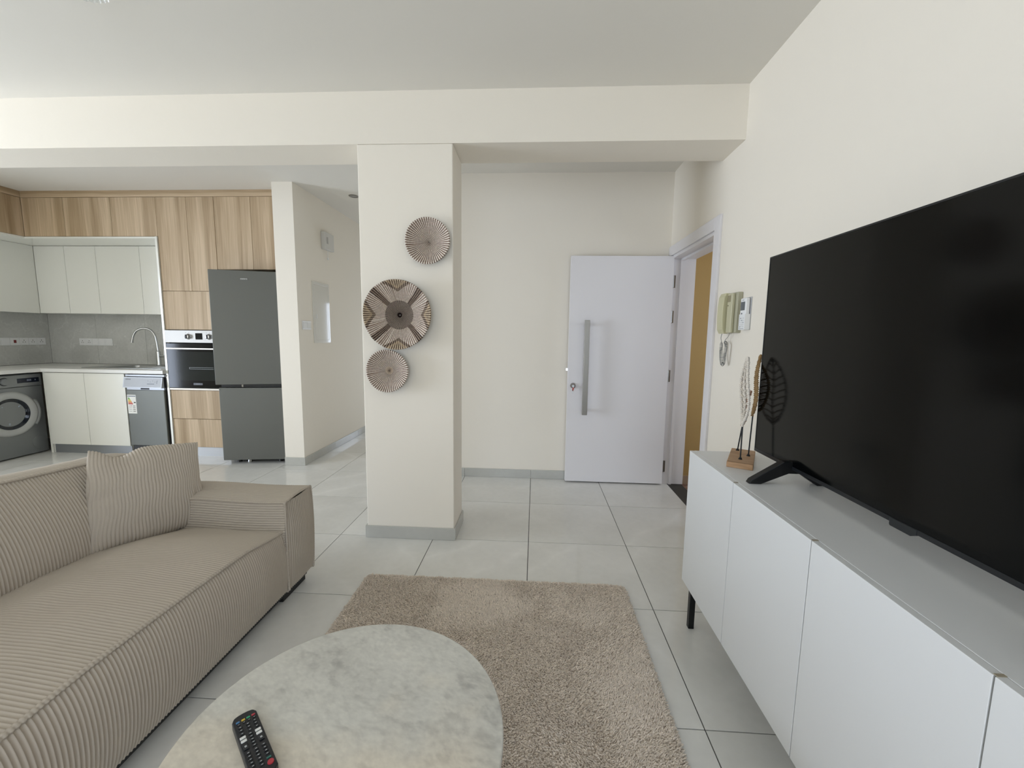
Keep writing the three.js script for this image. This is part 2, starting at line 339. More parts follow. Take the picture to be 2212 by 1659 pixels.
// splashback panels (joints recessed)
{
  const s = structure('wall_splashback', 'grey stone look splashback panels above the kitchen worktop', 'splashback');
  mesh('bed', mergeGeometries([bx(XL, -3.86, 0.90, 1.52, ZK, ZK + 0.004), bx(XL, XL + 0.004, 0.90, 1.52, ZK, -3.3)]), M.grout, s);
  for (const [a, b] of [[XL + 0.012, -5.298], [-5.298, -4.675], [-4.675, -3.86]]) mesh('splashback_tile', bx(a + 0.0012, b - 0.0012, 0.917, 1.52, ZK + 0.003, ZK + 0.012), M.splash, s);
  for (const [a, b] of [[-4.738, -4.12], [-4.12, -3.3]]) mesh('splashback_tile', bx(XL + 0.003, XL + 0.012, 0.917, 1.52, a + 0.0012, b - 0.0012), M.splash, s);
}
function cabinet(name, label, group, x0, x1, y0, y1, zf, zb, doors, mat, bodyMat = mat, hollow = null) {
  const c = thing(name, label, 'cabinet', [(x0 + x1) / 2, y0, (zf + zb) / 2], 0, group);
  const lx = (x) => x - (x0 + x1) / 2, ly = (y) => y - y0, lz = (z) => z - (zf + zb) / 2;
  const bz = lz(zb) + 0.012, fz = lz(zf) - 0.02, bl = lx(x0) + 0.001, br = lx(x1) - 0.001, holes = hollow ? [ly(hollow[0]), ly(hollow[1])] : null;
  mesh('body', holes ? mergeGeometries([bx(bl, br, 0.001, holes[0], bz, fz), ...(holes[1] < ly(y1) - 0.01 ? [bx(bl, br, holes[1], ly(y1) - 0.001, bz, fz)] : []), bx(bl, bl + 0.006, holes[0], holes[1], bz, fz), bx(br - 0.006, br, holes[0], holes[1], bz, fz)]) : bx(bl, br, 0.001, ly(y1) - 0.001, bz, fz), bodyMat, c);
  doors.forEach(([n, a, b, p, q], k) => {
    const g = bx(lx(a) + G / 2, lx(b) - G / 2, ly(p) + G / 2, ly(q) - G / 2, lz(zf) - 0.019, lz(zf), 0.001, 1);
    metreUV(g, 0.9, 0.5, hash(Math.round(a * 100), Math.round(p * 100), 8), hash(Math.round(b * 100), 3, 9));
    mesh(n, g, mat, c);
  });
  return c;
}
// oak bridge cabinets over the white ones
const OAK = 'oak cabinets at ceiling height';
cabinet('wall_cabinet', 'oak ceiling-height cabinet beside the inner kitchen corner', OAK, -5.26, -4.807, 2.268, 2.649, KZ, ZK, [['door', -5.26, -4.807, 2.268, 2.649]], M.wood);
cabinet('wall_cabinet', 'oak ceiling-height cabinet two doors away from the oven tower', OAK, -4.807, -4.30, 2.268, 2.649, KZ, ZK, [['door', -4.807, -4.30, 2.268, 2.649]], M.wood);
cabinet('wall_cabinet', 'oak ceiling-height cabinet next to the oven tower', OAK, -4.30, -3.822, 2.268, 2.649, KZ, ZK, [['door', -4.30, -3.822, 2.268, 2.649]], M.wood);
cabinet('wall_cabinet', 'oak ceiling-height two-door cabinet above the fridge', OAK, -3.215, -2.488, 1.946, 2.649, KZ, ZK, [['door', -3.215, -2.838, 1.946, 2.649], ['door', -2.838, -2.49, 1.946, 2.649]], M.wood);
{ // the run over the washing machine
  const c = thing('wall_cabinet', 'oak ceiling-height cabinet over the washing machine run', 'cabinet', [-5.59, 2.268, -3.7], 0, OAK);
  mesh('body', bx(-0.33, 0.311, 0.001, 0.38, -1.05, 0.4), M.wood, c);
  mesh('door', metreUV(bx(0.311, 0.33, 0.001, 0.38, -0.399, 0.4, 0.001, 1), 0.9, 0.5), M.wood, c);
  const f = mesh('cornice', (g => { const u = g.attributes.uv; for (let i = 0; i < u.count; i++) u.setXY(i, u.getY(i) * 1.3, u.getX(i) * 0.5); return g; })(mergeGeometries([bx(-5.28, -2.49, 2.651, CEIL, KZ - 0.02, KZ - 0.002), bx(-5.28, -5.262, 2.651, CEIL, KZ, -3.3)])), M.wood);
  tag(f, 'oak filler strip between the kitchen cabinets and ceiling', 'cornice');
}
// oven tower
{
  const c = cabinet('oven_tower', 'tall oak cabinet holding the built-in oven', null, -3.822, -3.217, 0.0, 2.649, KZ, ZK, [
    ['door', -3.822, -3.503, 1.729, 2.649], ['door', -3.503, -3.217, 1.729, 2.649], ['panel', -3.822, -3.217, 1.338, 1.728],
    ['drawer', -3.822, -3.217, 0.402, 0.708], ['drawer', -3.822, -3.217, 0.098, 0.401]], M.wood, M.wood, [0.709, 1.337]);
  mesh('plinth', bx(-0.302, 0.302, 0, 0.095, 0.306, 0.312), std({ color: 0xc4c6c8, roughness: 0.35, metalness: 0.2 }), c);
  const sp = mesh('side_panel', bx(-3.845, -3.8235, 0, 2.266, ZK, KZ + 0.012), M.cabWhite); tag(sp, 'tall white end panel between dishwasher and oven tower', 'panel');
}
// white wall cabinets, set back under the oak ones
const WH = 'white wall cabinets';
{
  const doors = [[-5.64, -5.277, 'white wall cabinet in the inner kitchen corner'], [-5.277, -4.907, 'narrow white wall cabinet beside the corner one'], [-4.907, -4.393, 'wide white wall cabinet above the double socket strip'], [-4.393, -3.847, 'white wall cabinet above the kitchen tap']];
  for (const [a, b, l] of doors) cabinet('white_cabinet', l, WH, a, b, 1.51, 2.249, -4.46, ZK, [['door', a, b, 1.505, 2.249]], M.cabWhite);
  const c = thing('white_cabinet', 'white wall cabinet over the washing machine run', 'cabinet', [-5.78, 1.505, -3.9], 0, WH);
  mesh('body', bx(-0.125, 0.12, 0.003, 0.744, -0.83, 0.6), M.cabWhite, c);
  mesh('door', bx(0.121, 0.14, 0, 0.744, -0.559, 0.6, 0.001, 1), M.cabWhite, c);
  const s = mesh('soffit_panel', mergeGeometries([bx(-5.64, -3.847, 2.25, 2.266, ZK, KZ), bx(-5.90, -5.262, 2.25, 2.266, KZ, -3.3)]), M.cabWhite);
  tag(s, 'white panel lining the underside of the oak cabinets', 'panel');
}
// base units and worktop
{
  const c = cabinet('base_cabinet', 'white two-door base cabinet between washing machine and dishwasher', null, -5.19, -4.292, 0.0, 0.874, -4.07, ZK, [['door', -5.188, -4.745, 0.095, 0.872], ['door', -4.745, -4.294, 0.095, 0.872]], M.cabWhite, M.cabWhite, [0.70, 0.873]);
  mesh('plinth', bx(-0.43, 0.449, 0, 0.093, 0.321, 0.327), std({ color: 0x8d8f90, roughness: 0.35, metalness: 0.4 }), c);
  mesh('end_panel', bx(-0.475, -0.451, 0, 0.873, -0.33, 0.332), M.cabWhite, c);
  const s = new THREE.Shape([[-5.9, -3.3], [-5.9, ZK + 0.013], [-3.847, ZK + 0.013], [-3.847, -4.05], [-5.2, -4.05], [-5.2, -3.3]].map(p => new THREE.Vector2(p[0], -p[1])));
  s.holes.push(new THREE.Path([[-4.71, -4.62], [-4.35, -4.62], [-4.35, -4.22], [-4.71, -4.22]].map(p => new THREE.Vector2(p[0], -p[1]))));
  const wt = mesh('worktop', new THREE.ExtrudeGeometry(s, { depth: 0.034, bevelEnabled: true, bevelSize: 0.0015, bevelThickness: 0.0015, bevelSegments: 1 }).rotateX(-Math.PI / 2).translate(0, 0.8785, 0), M.counter);
  tag(wt, 'white L-shaped kitchen worktop over the base units', 'worktop');
  // sink
  const k = thing('kitchen_sink', 'stainless steel inset sink with drainer in the worktop', 'sink', [-4.43, 0.914, -4.42]);
  const dk = extrude(roundRect(0.98, 0.48, 0.05), 0.004, 0.001, [roundRect(0.34, 0.38, 0.05).map(([x, y]) => [x - 0.10, y])]).rotateX(-Math.PI / 2).translate(0, 0.001, 0);
  mesh('deck', dk, M.steel, k);
  const bowl = [];
  for (const [s1, y] of [[1, 0.003], [0.985, -0.02], [0.96, -0.14], [0.9, -0.16], [0.0, -0.165]]) bowl.push([s1, y]);
  mesh('bowl', grid(56, 16, (u, v) => {
    const q = v * (bowl.length - 1), i = Math.min(bowl.length - 2, Math.floor(q)), t = q - i, s1 = mix(bowl[i][0], bowl[i + 1][0], t), y = mix(bowl[i][1], bowl[i + 1][1], t);
    const rr2 = roundRect(0.34, 0.38, 0.05, 13), p = rr2[Math.round(u * 56) % 56]; return [-0.10 + p[0] * s1, y, -p[1] * s1];
  }), std({ color: 0xb4b5b3, roughness: 0.3, metalness: 1, side: THREE.DoubleSide }), k);
  for (let i = 0; i < 7; i++) mesh('drainer_rib', bx(0.10, 0.43, 0.005, 0.0075, -0.15 + i * 0.05, -0.14 + i * 0.05, 0.001, 1), M.steel, k);
  // tap
  const t = thing('kitchen_tap', 'tall chrome gooseneck tap beside the sink', 'tap', [-4.42, 0.919, -4.62]);
  mesh('base', lathe([[0, 0], [0.027, 0], [0.027, 0.006], [0.022, 0.012], [0.022, 0.16], [0.016, 0.17], [0, 0.17]], 28), M.chrome, t);
  mesh('spout', tube([[0, 0.16, 0], [-0.012, 0.28, 0], [-0.025, 0.36, 0.005], [-0.07, 0.415, 0.01], [-0.14, 0.43, 0.02], [-0.21, 0.405, 0.03], [-0.255, 0.345, 0.035], [-0.27, 0.29, 0.038]], 0.0125, 60, 14), M.chrome, t);
  mesh('nozzle', cyl(0.0145, 0.0145, 0.03, 16).rotateZ(-0.2).translate(-0.2725, 0.279, 0.038), M.chrome, t);
  const lv = mesh('lever', cyl(0.013, 0.013, 0.055, 16).rotateZ(Math.PI / 2).translate(0.045, 0.11, 0), M.chrome, t);
  mesh('lever_arm', cyl(0.004, 0.005, 0.085, 10).rotateZ(-0.12).translate(0.069, 0.155, 0.0), M.chrome, lv);
}
// socket strips
function socketStrip(name, label, pos, turn, n, red) {
  const s = thing(name, label, 'socket', pos, turn, null);
  const w = n * 0.085;
  for (let k = 0; k < n; k++) {
    const x = (k - (n - 1) / 2) * 0.085;
    const p = mesh('plate', bx(x - 0.042, x + 0.042, -0.042, 0.042, 0, 0.009, 0.002, 1), M.plastic, s);
    const kind = red === k ? 'red' : (red >= 0 ? k > red : k < 2) ? 'socket' : 'blank';
    if (kind === 'socket') for (const [a, b, h] of [[0, 0.013, 0.011], [-0.011, -0.007, 0.009], [0.011, -0.007, 0.009]]) mesh('pin_hole', bx(x + a - 0.0032, x + a + 0.0032, b - h / 2, b + h / 2, 0.008, 0.0096), std({ color: 0x77736c, roughness: 0.8 }), p);
    if (kind === 'red') mesh('rocker', bx(x - 0.012, x + 0.012, -0.017, 0.017, 0.009, 0.013, 0.002, 1), std({ color: 0x7a2420, roughness: 0.4 }), p);
    if (kind === 'blank') mesh('rocker', bx(x - 0.033, x + 0.033, -0.033, 0.033, 0.009, 0.0115, 0.001, 1), M.plastic, p);
  }
  return s;
}
socketStrip('socket_strip', 'white five-gang socket strip on the splashback near the tap', [-5.308, 1.18, ZK + 0.0121], 0, 5, -1);
socketStrip('socket_strip', 'white socket strip with a dark red rocker above the washing machine', [XL + 0.0121, 1.182, -4.43], Math.PI / 2, 6, 2).rotation.y = Math.PI / 2;

// washing machine (front faces +x)
{
  const w = thing('washing_machine', 'grey front-loading washing machine with white door ring', 'washing machine', [-5.60, 0, -3.83], Math.PI / 2);
  // local: x along -z world, z towards the room
  const F = 0.30;
  mesh('body', bx(-0.297, 0.297, 0.012, 0.857, -0.28, F - 0.02, 0.008), M.applianceGrey, w);
  for (const x of [-0.25, 0.25]) for (const z of [-0.24, 0.24]) mesh('foot', cyl(0.02, 0.022, 0.013, 12).translate(x, 0.0065, z), M.black, w);
  mesh('fascia', bx(-0.297, 0.297, 0.012, 0.727, F - 0.02, F, 0.006), M.applianceGrey, w);
  const cp = mesh('control_panel', bx(-0.297, 0.297, 0.731, 0.852, F - 0.02, F + 0.004, 0.006), std({ color: 0x8f918f, roughness: 0.42, metalness: 0.3 }), w);
  const kn = mesh('dial', lathe([[0, 0.024], [0.030, 0.024], [0.034, 0.018], [0.036, 0]], 36).rotateX(Math.PI / 2).translate(-0.02, 0.794, F + 0.003), M.applianceGrey, cp);
  mesh('dial_ring', new THREE.TorusGeometry(0.038, 0.003, 8, 40).translate(-0.02, 0.794, F + 0.004), M.black, kn);
  mesh('display', bx(0.085, 0.272, 0.768, 0.816, F + 0.003, F + 0.0052), std({ color: 0x1e2330, roughness: 0.2 }), cp);
  const dm = std({ map: canvasTex(256, 64, (c, W, H) => { c.fillStyle = '#1e2330'; c.fillRect(0, 0, W, H); c.fillStyle = '#aab2c4'; c.font = 'bold 34px sans-serif'; c.fillText('888', 110, 42); c.font = 'bold 26px sans-serif'; c.fillText('B', 206, 40); }), roughness: 0.25 });
  const dp = new THREE.PlaneGeometry(0.18, 0.044).translate(0.178, 0.792, F + 0.0056); mesh('display_print', dp, dm, cp);
  mesh('drawer_front', bx(-0.285, -0.09, 0.745, 0.84, F + 0.002, F + 0.006, 0.003, 1), std({ color: 0x8f918f, roughness: 0.42, metalness: 0.3 }), cp);
  const dr = mesh('door', lathe([[0.158, 0.012], [0.17, 0.026], [0.205, 0.030], [0.224, 0.020], [0.230, 0.0]], 72).rotateX(Math.PI / 2).translate(0, 0.462, F), std({ color: 0xb9b9b4, roughness: 0.35 }), w);
  mesh('door_glass', lathe([[0, -0.022], [0.06, -0.02], [0.11, -0.008], [0.145, 0.010], [0.158, 0.014]], 64).rotateX(Math.PI / 2).translate(0, 0.462, F), phy({ color: 0x1b2027, roughness: 0.07, side: THREE.DoubleSide }), dr);
  for (let k = 0; k < 18; k++) { const a = k * 2.4, q = 0.03 + 0.0048 * k; mesh('drum_paddle', new THREE.SphereGeometry(0.011, 10, 8).scale(1.3, 0.8, 0.3).rotateZ(a).translate(q * Math.cos(a), 0.462 + q * Math.sin(a), F - 0.017 + 0.022 * Math.pow(q / 0.12, 2)), std({ color: 0x9ba3ad, roughness: 0.35, metalness: 0.6 }), dr); }
  const hm = grid(10, 4, (u, v) => { const a = mix(-0.62, 0.55, u), q = mix(0.222, 0.252, v), z = 0.018 + 0.010 * Math.sin(Math.PI * v) * Math.pow(Math.sin(Math.PI * clamp(u, 0.02, 0.98)), 0.3); return [q * Math.cos(a), 0.462 + q * Math.sin(a), F + z]; });
  const hb = grid(10, 4, (u, v) => { const a = mix(-0.62, 0.55, u), q = mix(0.222, 0.252, v); return [q * Math.cos(a), 0.462 + q * Math.sin(a), F + 0.002]; }, { flip: true });
  mesh('door_handle', mergeGeometries([hm, hb]), std({ color: 0x9b9c98, roughness: 0.35, side: THREE.DoubleSide }), dr);
  mesh('filter_cover', cyl(0.062, 0.064, 0.006, 36).rotateX(Math.PI / 2).translate(0.215, 0.125, F + 0.002), M.applianceGrey, w);
}
// dishwasher
{
  const d = thing('dishwasher', 'slim stainless dishwasher with an energy label', 'dishwasher', [-4.068, 0, -4.40]);
  const F = 0.335;   // front at z = -4.065
  const ino = std({ color: 0x64655f, roughness: 0.42, metalness: 0.6 }), pan = std({ color: 0xb9bcc1, roughness: 0.4, metalness: 0.35 });
  mesh('body', bx(-0.219, 0.219, 0.02, 0.872, -0.33, F - 0.03, 0.004), std({ color: 0x3a3a3c, roughness: 0.5 }), d);
  for (const x of [-0.18, 0.18]) mesh('foot', cyl(0.02, 0.02, 0.021, 12).translate(x, 0.0105, 0.2), M.black, d);
  mesh('lid', bx(-0.212, 0.219, 0.846, 0.867, -0.3, F - 0.002, 0.004), pan, d);
  const door = mesh('door', bx(-0.215, 0.207, 0.105, 0.706, F - 0.03, F, 0.008), ino, d);
  const cp = mesh('control_panel', extrude([[0, 0.728], [0.034, 0.732], [0.012, 0.838], [0, 0.838]], 0.424, 0.0015).rotateY(-Math.PI / 2).translate(0.2, 0, F - 0.012), pan, d);
  cp.geometry.scale(1, 1, 1);
  const rec = mesh('handle_recess', bx(-0.208, 0.203, 0.706, 0.729, F - 0.028, F - 0.006), pan, d);
  mesh('handle_pocket', bx(-0.055, 0.04, 0.709, 0.728, F - 0.007, F - 0.004, 0.002, 1), M.black, rec);
  mesh('kick_plate', bx(-0.21, 0.21, 0.0, 0.098, F - 0.06, F - 0.045), ino, d);
  const em = std({ roughness: 0.6, map: canvasTex(180, 400, (c, W, H) => {
    c.fillStyle = '#f1efe8'; c.fillRect(0, 0, W, H); c.fillStyle = '#5a6680'; c.fillRect(8, 22, 165, 16);
    ['#3f8f3c', '#7fae3a', '#c9c23a', '#e3b93a', '#dd8a32', '#cf5a2c', '#b8332a'].forEach((k, i) => { c.fillStyle = k; c.fillRect(14, 60 + i * 21, 32 + i * 11, 17); });
    c.fillStyle = '#1d1d1d'; c.fillRect(130, 152, 38, 22);
    c.fillStyle = '#9a978f'; for (let i = 0; i < 4; i++) { c.fillRect(24, 236 + i * 38, 60, 8); c.fillRect(104, 230 + i * 38, 52, 18); }
    c.fillStyle = '#b8332a'; c.fillRect(58, 232, 28, 8);
  }) });
  mesh('energy_label', bx(-0.208, -0.112, 0.452, 0.652, F, F + 0.0008), M.white, door);
  mesh('energy_print', new THREE.PlaneGeometry(0.096, 0.2).translate(-0.16, 0.552, F + 0.0011), em, door);
  const pm = std({ roughness: 0.45, map: canvasTex(512, 128, (c, W, H) => {
    c.fillStyle = '#b9bcc1'; c.fillRect(0, 0, W, H); c.fillStyle = '#22252b'; c.font = 'bold 24px sans-serif'; c.fillText('IZOLA', 20, 30);
    c.fillStyle = '#6d727b'; for (let i = 0; i < 5; i++) { c.beginPath(); c.arc(330 + i * 32, 40 + (i % 2) * 14, 4, 0, 7); c.fill(); } c.fillRect(320, 78, 100, 8); c.fillRect(450, 40, 6, 40);
  }) });
  const pp = new THREE.PlaneGeometry(0.41, 0.1).rotateX(-0.205).translate(-0.012, 0.785, F + 0.0128); mesh('panel_print', pp, pm, cp);
}
// oven
{
  const o = thing('built_in_oven', 'black glass built-in oven with steel control panel', 'oven', [-3.5195, 0.712, -4.10]);
  const st = std({ color: 0x9d9a94, roughness: 0.4, metalness: 0.6 });
  mesh('chassis', bx(-0.29, 0.29, 0.002, 0.62, -0.45, -0.02), M.darkGap, o);
  const cp = mesh('control_panel', bx(-0.299, 0.299, 0.493, 0.62, -0.019, 0.018, 0.002, 1), st, o);
  for (const x of [-0.045, 0.178]) {
    const k = mesh('knob', lathe([[0, 0.03], [0.019, 0.03], [0.022, 0.026], [0.023, 0.004], [0.029, 0.003], [0.030, 0]], 36).rotateX(Math.PI / 2).translate(x, 0.556, 0.018), M.chrome, cp);
    mesh('knob_grip', bx(x - 0.006, x + 0.006, 0.535, 0.577, 0.046, 0.056, 0.002, 1), M.black, k);
    mesh('marking', bx(x - 0.03, x - 0.026, 0.592, 0.598, 0.0178, 0.0184), M.black, cp); mesh('marking', bx(x + 0.004, x + 0.008, 0.592, 0.598, 0.0178, 0.0184), M.black, cp);
  }
  mesh('display', bx(0.03, 0.105, 0.527, 0.592, 0.017, 0.0195, 0.001, 1), M.glassBlack, cp);
  const dr = mesh('door', bx(-0.297, 0.297, 0.022, 0.485, -0.019, 0.016, 0.002, 1), M.glassBlack, o);
  mesh('inner_window', bx(-0.19, 0.22, 0.10, 0.40, 0.0155, 0.0165), phy({ color: 0x1d2120, roughness: 0.08, specularIntensity: 0.35 }), dr);
  mesh('rack', mergeGeometries([bx(-0.06, 0.2, 0.2365, 0.2395, 0.016, 0.0185), bx(-0.06, 0.2, 0.2205, 0.2235, 0.016, 0.0185), bx(-0.0615, -0.0585, 0.2205, 0.2395, 0.016, 0.0185)]), std({ color: 0x6d706e, roughness: 0.4, metalness: 0.6 }), dr);
  const h = mesh('handle', bx(-0.268, 0.268, 0.425, 0.441, 0.04, 0.056, 0.004), std({ color: 0xd9d6ce, roughness: 0.3, metalness: 0.4 }), dr);
  for (const x of [-0.24, 0.24]) mesh('handle_post', bx(x - 0.006, x + 0.006, 0.428, 0.438, 0.016, 0.041), M.steel, h);
  mesh('vent_trim', bx(-0.299, 0.299, 0.0, 0.018, -0.019, 0.012, 0.001, 1), std({ color: 0xcfc8bb, roughness: 0.4, metalness: 0.3 }), o);
  const lg = std({ roughness: 0.3, map: canvasTex(256, 64, (c, W, H) => { c.fillStyle = '#0a0b0c'; c.fillRect(0, 0, W, H); c.fillStyle = '#6d7170'; c.font = 'bold 30px sans-serif'; c.fillText('OMNYS', 70, 42); }) });
  mesh('print', new THREE.PlaneGeometry(0.1, 0.022).translate(0.02, 0.065, 0.0164), lg, dr);
}
// fridge, turned a little out of line, upper door ajar
{
  const f = thing('fridge_freezer', 'dark grey steel fridge freezer standing askew beside the partition', 'fridge', [-3.088, 0, -3.845], 0.17);
  const W = 0.60, D = 0.56;   // origin at the foot of the front face, beside the oven tower
  mesh('body', bx(0.004, W - 0.004, 0.03, 1.885, -D, -0.065, 0.006), std({ color: 0x2e2f30, roughness: 0.5 }), f);
  mesh('freezer_door', bx(0, W, 0.045, 0.776, -0.06, 0, 0.005), M.fridge, f);
  const hinge = new THREE.Group(); hinge.name = 'fridge_door'; hinge.position.set(W, 0, -0.03); hinge.rotation.y = 0.10; f.add(hinge);
  mesh('door_panel', bx(-W, 0, 0.812, 1.902, -0.03, 0.03, 0.005), M.fridge, hinge);
  mesh('logo', new THREE.PlaneGeometry(0.085, 0.022).translate(-0.295, 1.823, 0.0306), std({ roughness: 0.4, metalness: 0.3, map: canvasTex(256, 64, (c, w, h) => { c.fillStyle = '#5f605c'; c.fillRect(0, 0, w, h); c.fillStyle = '#c9cac6'; c.font = 'bold 52px sans-serif'; c.fillText('OMNYS', 22, 50); }) }), hinge);
  mesh('hinge_gap', bx(0.01, W - 0.01, 0.778, 0.81, -0.062, -0.03), M.black, f);
  mesh('door_hinge', bx(0.2, 0.215, 0.779, 0.806, -0.04, -0.026), M.brushed, f);
  for (const [x, m] of [[0.1, M.black], [0.2, M.steel], [0.5, M.black]]) mesh('foot', cyl(0.02, 0.022, 0.032, 14).translate(x, 0.016, -0.1), m, f);
  for (const x of [0.1, 0.5]) mesh('foot', cyl(0.02, 0.022, 0.032, 14).translate(x, 0.016, -D + 0.06), M.black, f);
}

// ---------------------------------------------------------------- hallway fittings
{
  const X = -2.2875;
  const b = thing('alarm_box', 'small white wall box with a hanging cord high in the hallway', 'wall box', [X, 2.3, -4.495], Math.PI / 2);
  mesh('case', bx(-0.1, 0.1, -0.09, 0.09, 0, 0.045, 0.006), std({ color: 0xd7d4cc, roughness: 0.4 }), b);
  mesh('button', bx(-0.06, -0.035, -0.03, 0.04, 0.045, 0.05, 0.002, 1), std({ color: 0xb8b5ae, roughness: 0.4 }), b);
  mesh('cord', cyl(0.0025, 0.0025, 0.08, 8).translate(0.0, -0.13, 0.02), M.plastic, b);
  mesh('pull', lathe([[0, 0.012], [0.007, 0.01], [0.01, -0.004], [0.006, -0.012], [0, -0.013]], 16).translate(0, -0.175, 0.02), M.plastic, b);
  const s = thing('light_switch', 'glossy white double switch plate beside the fuse box', 'switch', [X, 1.397, -4.04], Math.PI / 2);
  mesh('plate', bx(-0.075, 0.075, -0.043, 0.043, 0, 0.009, 0.003), M.plastic, s);
  for (const x of [-0.036, 0.036]) mesh('rocker', bx(x - 0.03, x + 0.03, -0.03, 0.03, 0.009, 0.013, 0.003, 1), phy({ color: 0xeeedea, roughness: 0.15 }), s);
  const e = thing('fuse_box', 'glossy white fuse box door set into the hallway wall', 'fuse box', [X, 1.235, -4.345], Math.PI / 2);
  const gl = phy({ color: 0xe2dfd6, roughness: 0.09, clearcoat: 0.6, clearcoatRoughness: 0.05 });
  mesh('frame', extrude(roundRect(0.335, 0.63, 0.006), 0.006, 0.001, [roundRect(0.292, 0.575, 0.003)]).translate(0, 0.3, 0), gl, e);
  const dr = mesh('door', bx(-0.144, 0.144, 0.014, 0.582, 0.0005, 0.0065, 0.002, 1), gl, e);
  mesh('catch', bx(-0.115, -0.105, 0.24, 0.28, 0.006, 0.010, 0.001, 1), M.chrome, dr);
  const d = thing('downlight', 'small round recessed downlight in the hallway ceiling', 'light', [-1.88, CEIL, -4.31]);
  mesh('ring', lathe([[0.032, -0.001], [0.036, -0.006], [0.046, -0.005], [0.05, 0]], 40), M.brushed, d);
  mesh('lens', cyl(0.032, 0.032, 0.002, 32).translate(0, -0.002, 0), std({ color: 0x8d8c88, roughness: 0.3 }), d);
}
// ceiling lamp, only its edge reaches the picture
{
  const l = thing('ceiling_lamp', 'ribbed clear glass ceiling lamp over the sofa', 'lamp', [-1.742, CEIL, -1.597]);
  mesh('canopy', lathe([[0, -0.02], [0.05, -0.02], [0.055, -0.014], [0.055, 0]], 40), M.brushed, l);
  const gm = phy({ color: 0xe8e8e4, roughness: 0.12, transmission: 0.6, thickness: 0, side: THREE.DoubleSide });
  mesh('shade', grid(120, 12, (u, v) => { const a = u * Math.PI * 2, q = (0.03 + 0.075 * Math.pow(v, 0.8)) * (1 + 0.03 * Math.sin(a * 30)); return [q * Math.cos(a), -0.02 - 0.09 * v, q * Math.sin(a)]; }), gm, l);
  mesh('finial', cyl(0.005, 0.006, 0.03, 12).translate(0.1, -0.11, 0.03), M.brushed, l);
}

// ---------------------------------------------------------------- woven baskets on the pillar
function basket(name, label, x, y, R, depth, N, coils, color) {
  const b = thing(name, label, 'basket', [x, y, BEAMZ], 0, 'woven baskets on the pillar');
  const nu = N * 6, nv = coils * 6;
  const P = (s) => [R * (0.02 + 0.98 * Math.pow(s, 0.94)), 0.008 + depth * Math.pow(s, 1.9)];
  const col = new Float32Array((nu + 1) * (nv + 1) * 3), c = new THREE.Color();
  const g = grid(nu, nv, (u, v) => {
    const ring = v * coils, f = ring - Math.floor(ring), a = u * Math.PI * 2;
    const t = u * N + 0.18 * Math.floor(ring) * 0, k = t - Math.floor(t);
    const [q, z] = P(v), st = k < 0.5 ? Math.sin(Math.PI * k / 0.5) : 0;
    const h = 0.0022 * Math.sqrt(Math.max(0, Math.sin(Math.PI * f))) + 0.0014 * st;
    const slope = depth * 1.9 * Math.pow(v, 0.9) / R, n = Math.hypot(1, slope);
    const wob = 1 + 0.012 * Math.sin(3 * a + 1) * v;
    return [(q - h * slope / n) * Math.cos(a) * wob, (q - h * slope / n) * Math.sin(a) * wob, z + h / n];
  });
  for (let j = 0; j <= nv; j++) for (let i = 0; i <= nu; i++) {
    const v = j / nv, u = i / nu, t = u * N, k = t - Math.floor(t), ring = Math.floor(v * coils);
    const cc = color(v, u * Math.PI * 2, k, ring, Math.floor(t), v * coils - ring);
    c.setRGB(cc[0] / 255, cc[1] / 255, cc[2] / 255, THREE.SRGBColorSpace); const o = 3 * (j * (nu + 1) + i);
    const w = 0.9 + 0.2 * hash(Math.floor(t), ring, 77); col[o] = c.r * w; col[o + 1] = c.g * w; col[o + 2] = c.b * w;
  }
  g.setAttribute('color', new THREE.BufferAttribute(col, 3));
  mesh('woven_bowl', g, std({ vertexColors: true, roughness: 0.85 }), b);
  const back = [];
  for (let k = 0; k <= 14; k++) { const [q, z] = P(k / 14); back.push([q + (k === 14 ? 0.004 : 0), Math.max(0.0005, z - 0.008)]); }
  mesh('outer_shell', lathe(back, 64).rotateX(Math.PI / 2).scale(1, -1, 1), std({ color: 0x8a7260, roughness: 0.9, side: THREE.DoubleSide }), b);
  const rim = grid(nu, 8, (u, v) => {
    const a = u * Math.PI * 2, e = v * Math.PI * 2, t = u * N, k = t - Math.floor(t), r = 0.0052 + (k < 0.5 ? 0.0012 : -0.0003), wob = 1 + 0.012 * Math.sin(3 * a + 1);
    const q = (R + r * Math.cos(e)) * wob; return [q * Math.cos(a), q * Math.sin(a), 0.008 + depth - 0.002 + r * Math.sin(e)];
  });
  const rc = new Float32Array((nu + 1) * 9 * 3);
  for (let j = 0; j <= 8; j++) for (let i = 0; i <= nu; i++) {
    const t = i / nu * N, k = t - Math.floor(t), cc = color(1, i / nu * Math.PI * 2, k, coils, Math.floor(t), 0.5); c.setRGB(cc[0] / 255, cc[1] / 255, cc[2] / 255, THREE.SRGBColorSpace);
    const o = 3 * (j * (nu + 1) + i); rc[o] = c.r; rc[o + 1] = c.g; rc[o + 2] = c.b;
  }
  rim.setAttribute('color', new THREE.BufferAttribute(rc, 3));
  mesh('rim', rim, std({ vertexColors: true, roughness: 0.85 }), b);
  return b;
}
const plain = (v, a, k, ring, t, f) => (k < 0.46 && f > 0.16 && f < 0.9 ? [236, 226, 212] : [122, 97, 82]);
basket('woven_basket', 'small round woven basket hung highest on the pillar', -0.644, 1.867, 0.129, 0.045, 58, 15, plain);
basket('woven_basket', 'small round woven basket hung under the large patterned one', -0.901, 1.096, 0.126, 0.045, 58, 15, (v, a, k, r, t, f) => (v < 0.16 ? [198, 180, 160] : plain(v, a, k, r, t, f)));
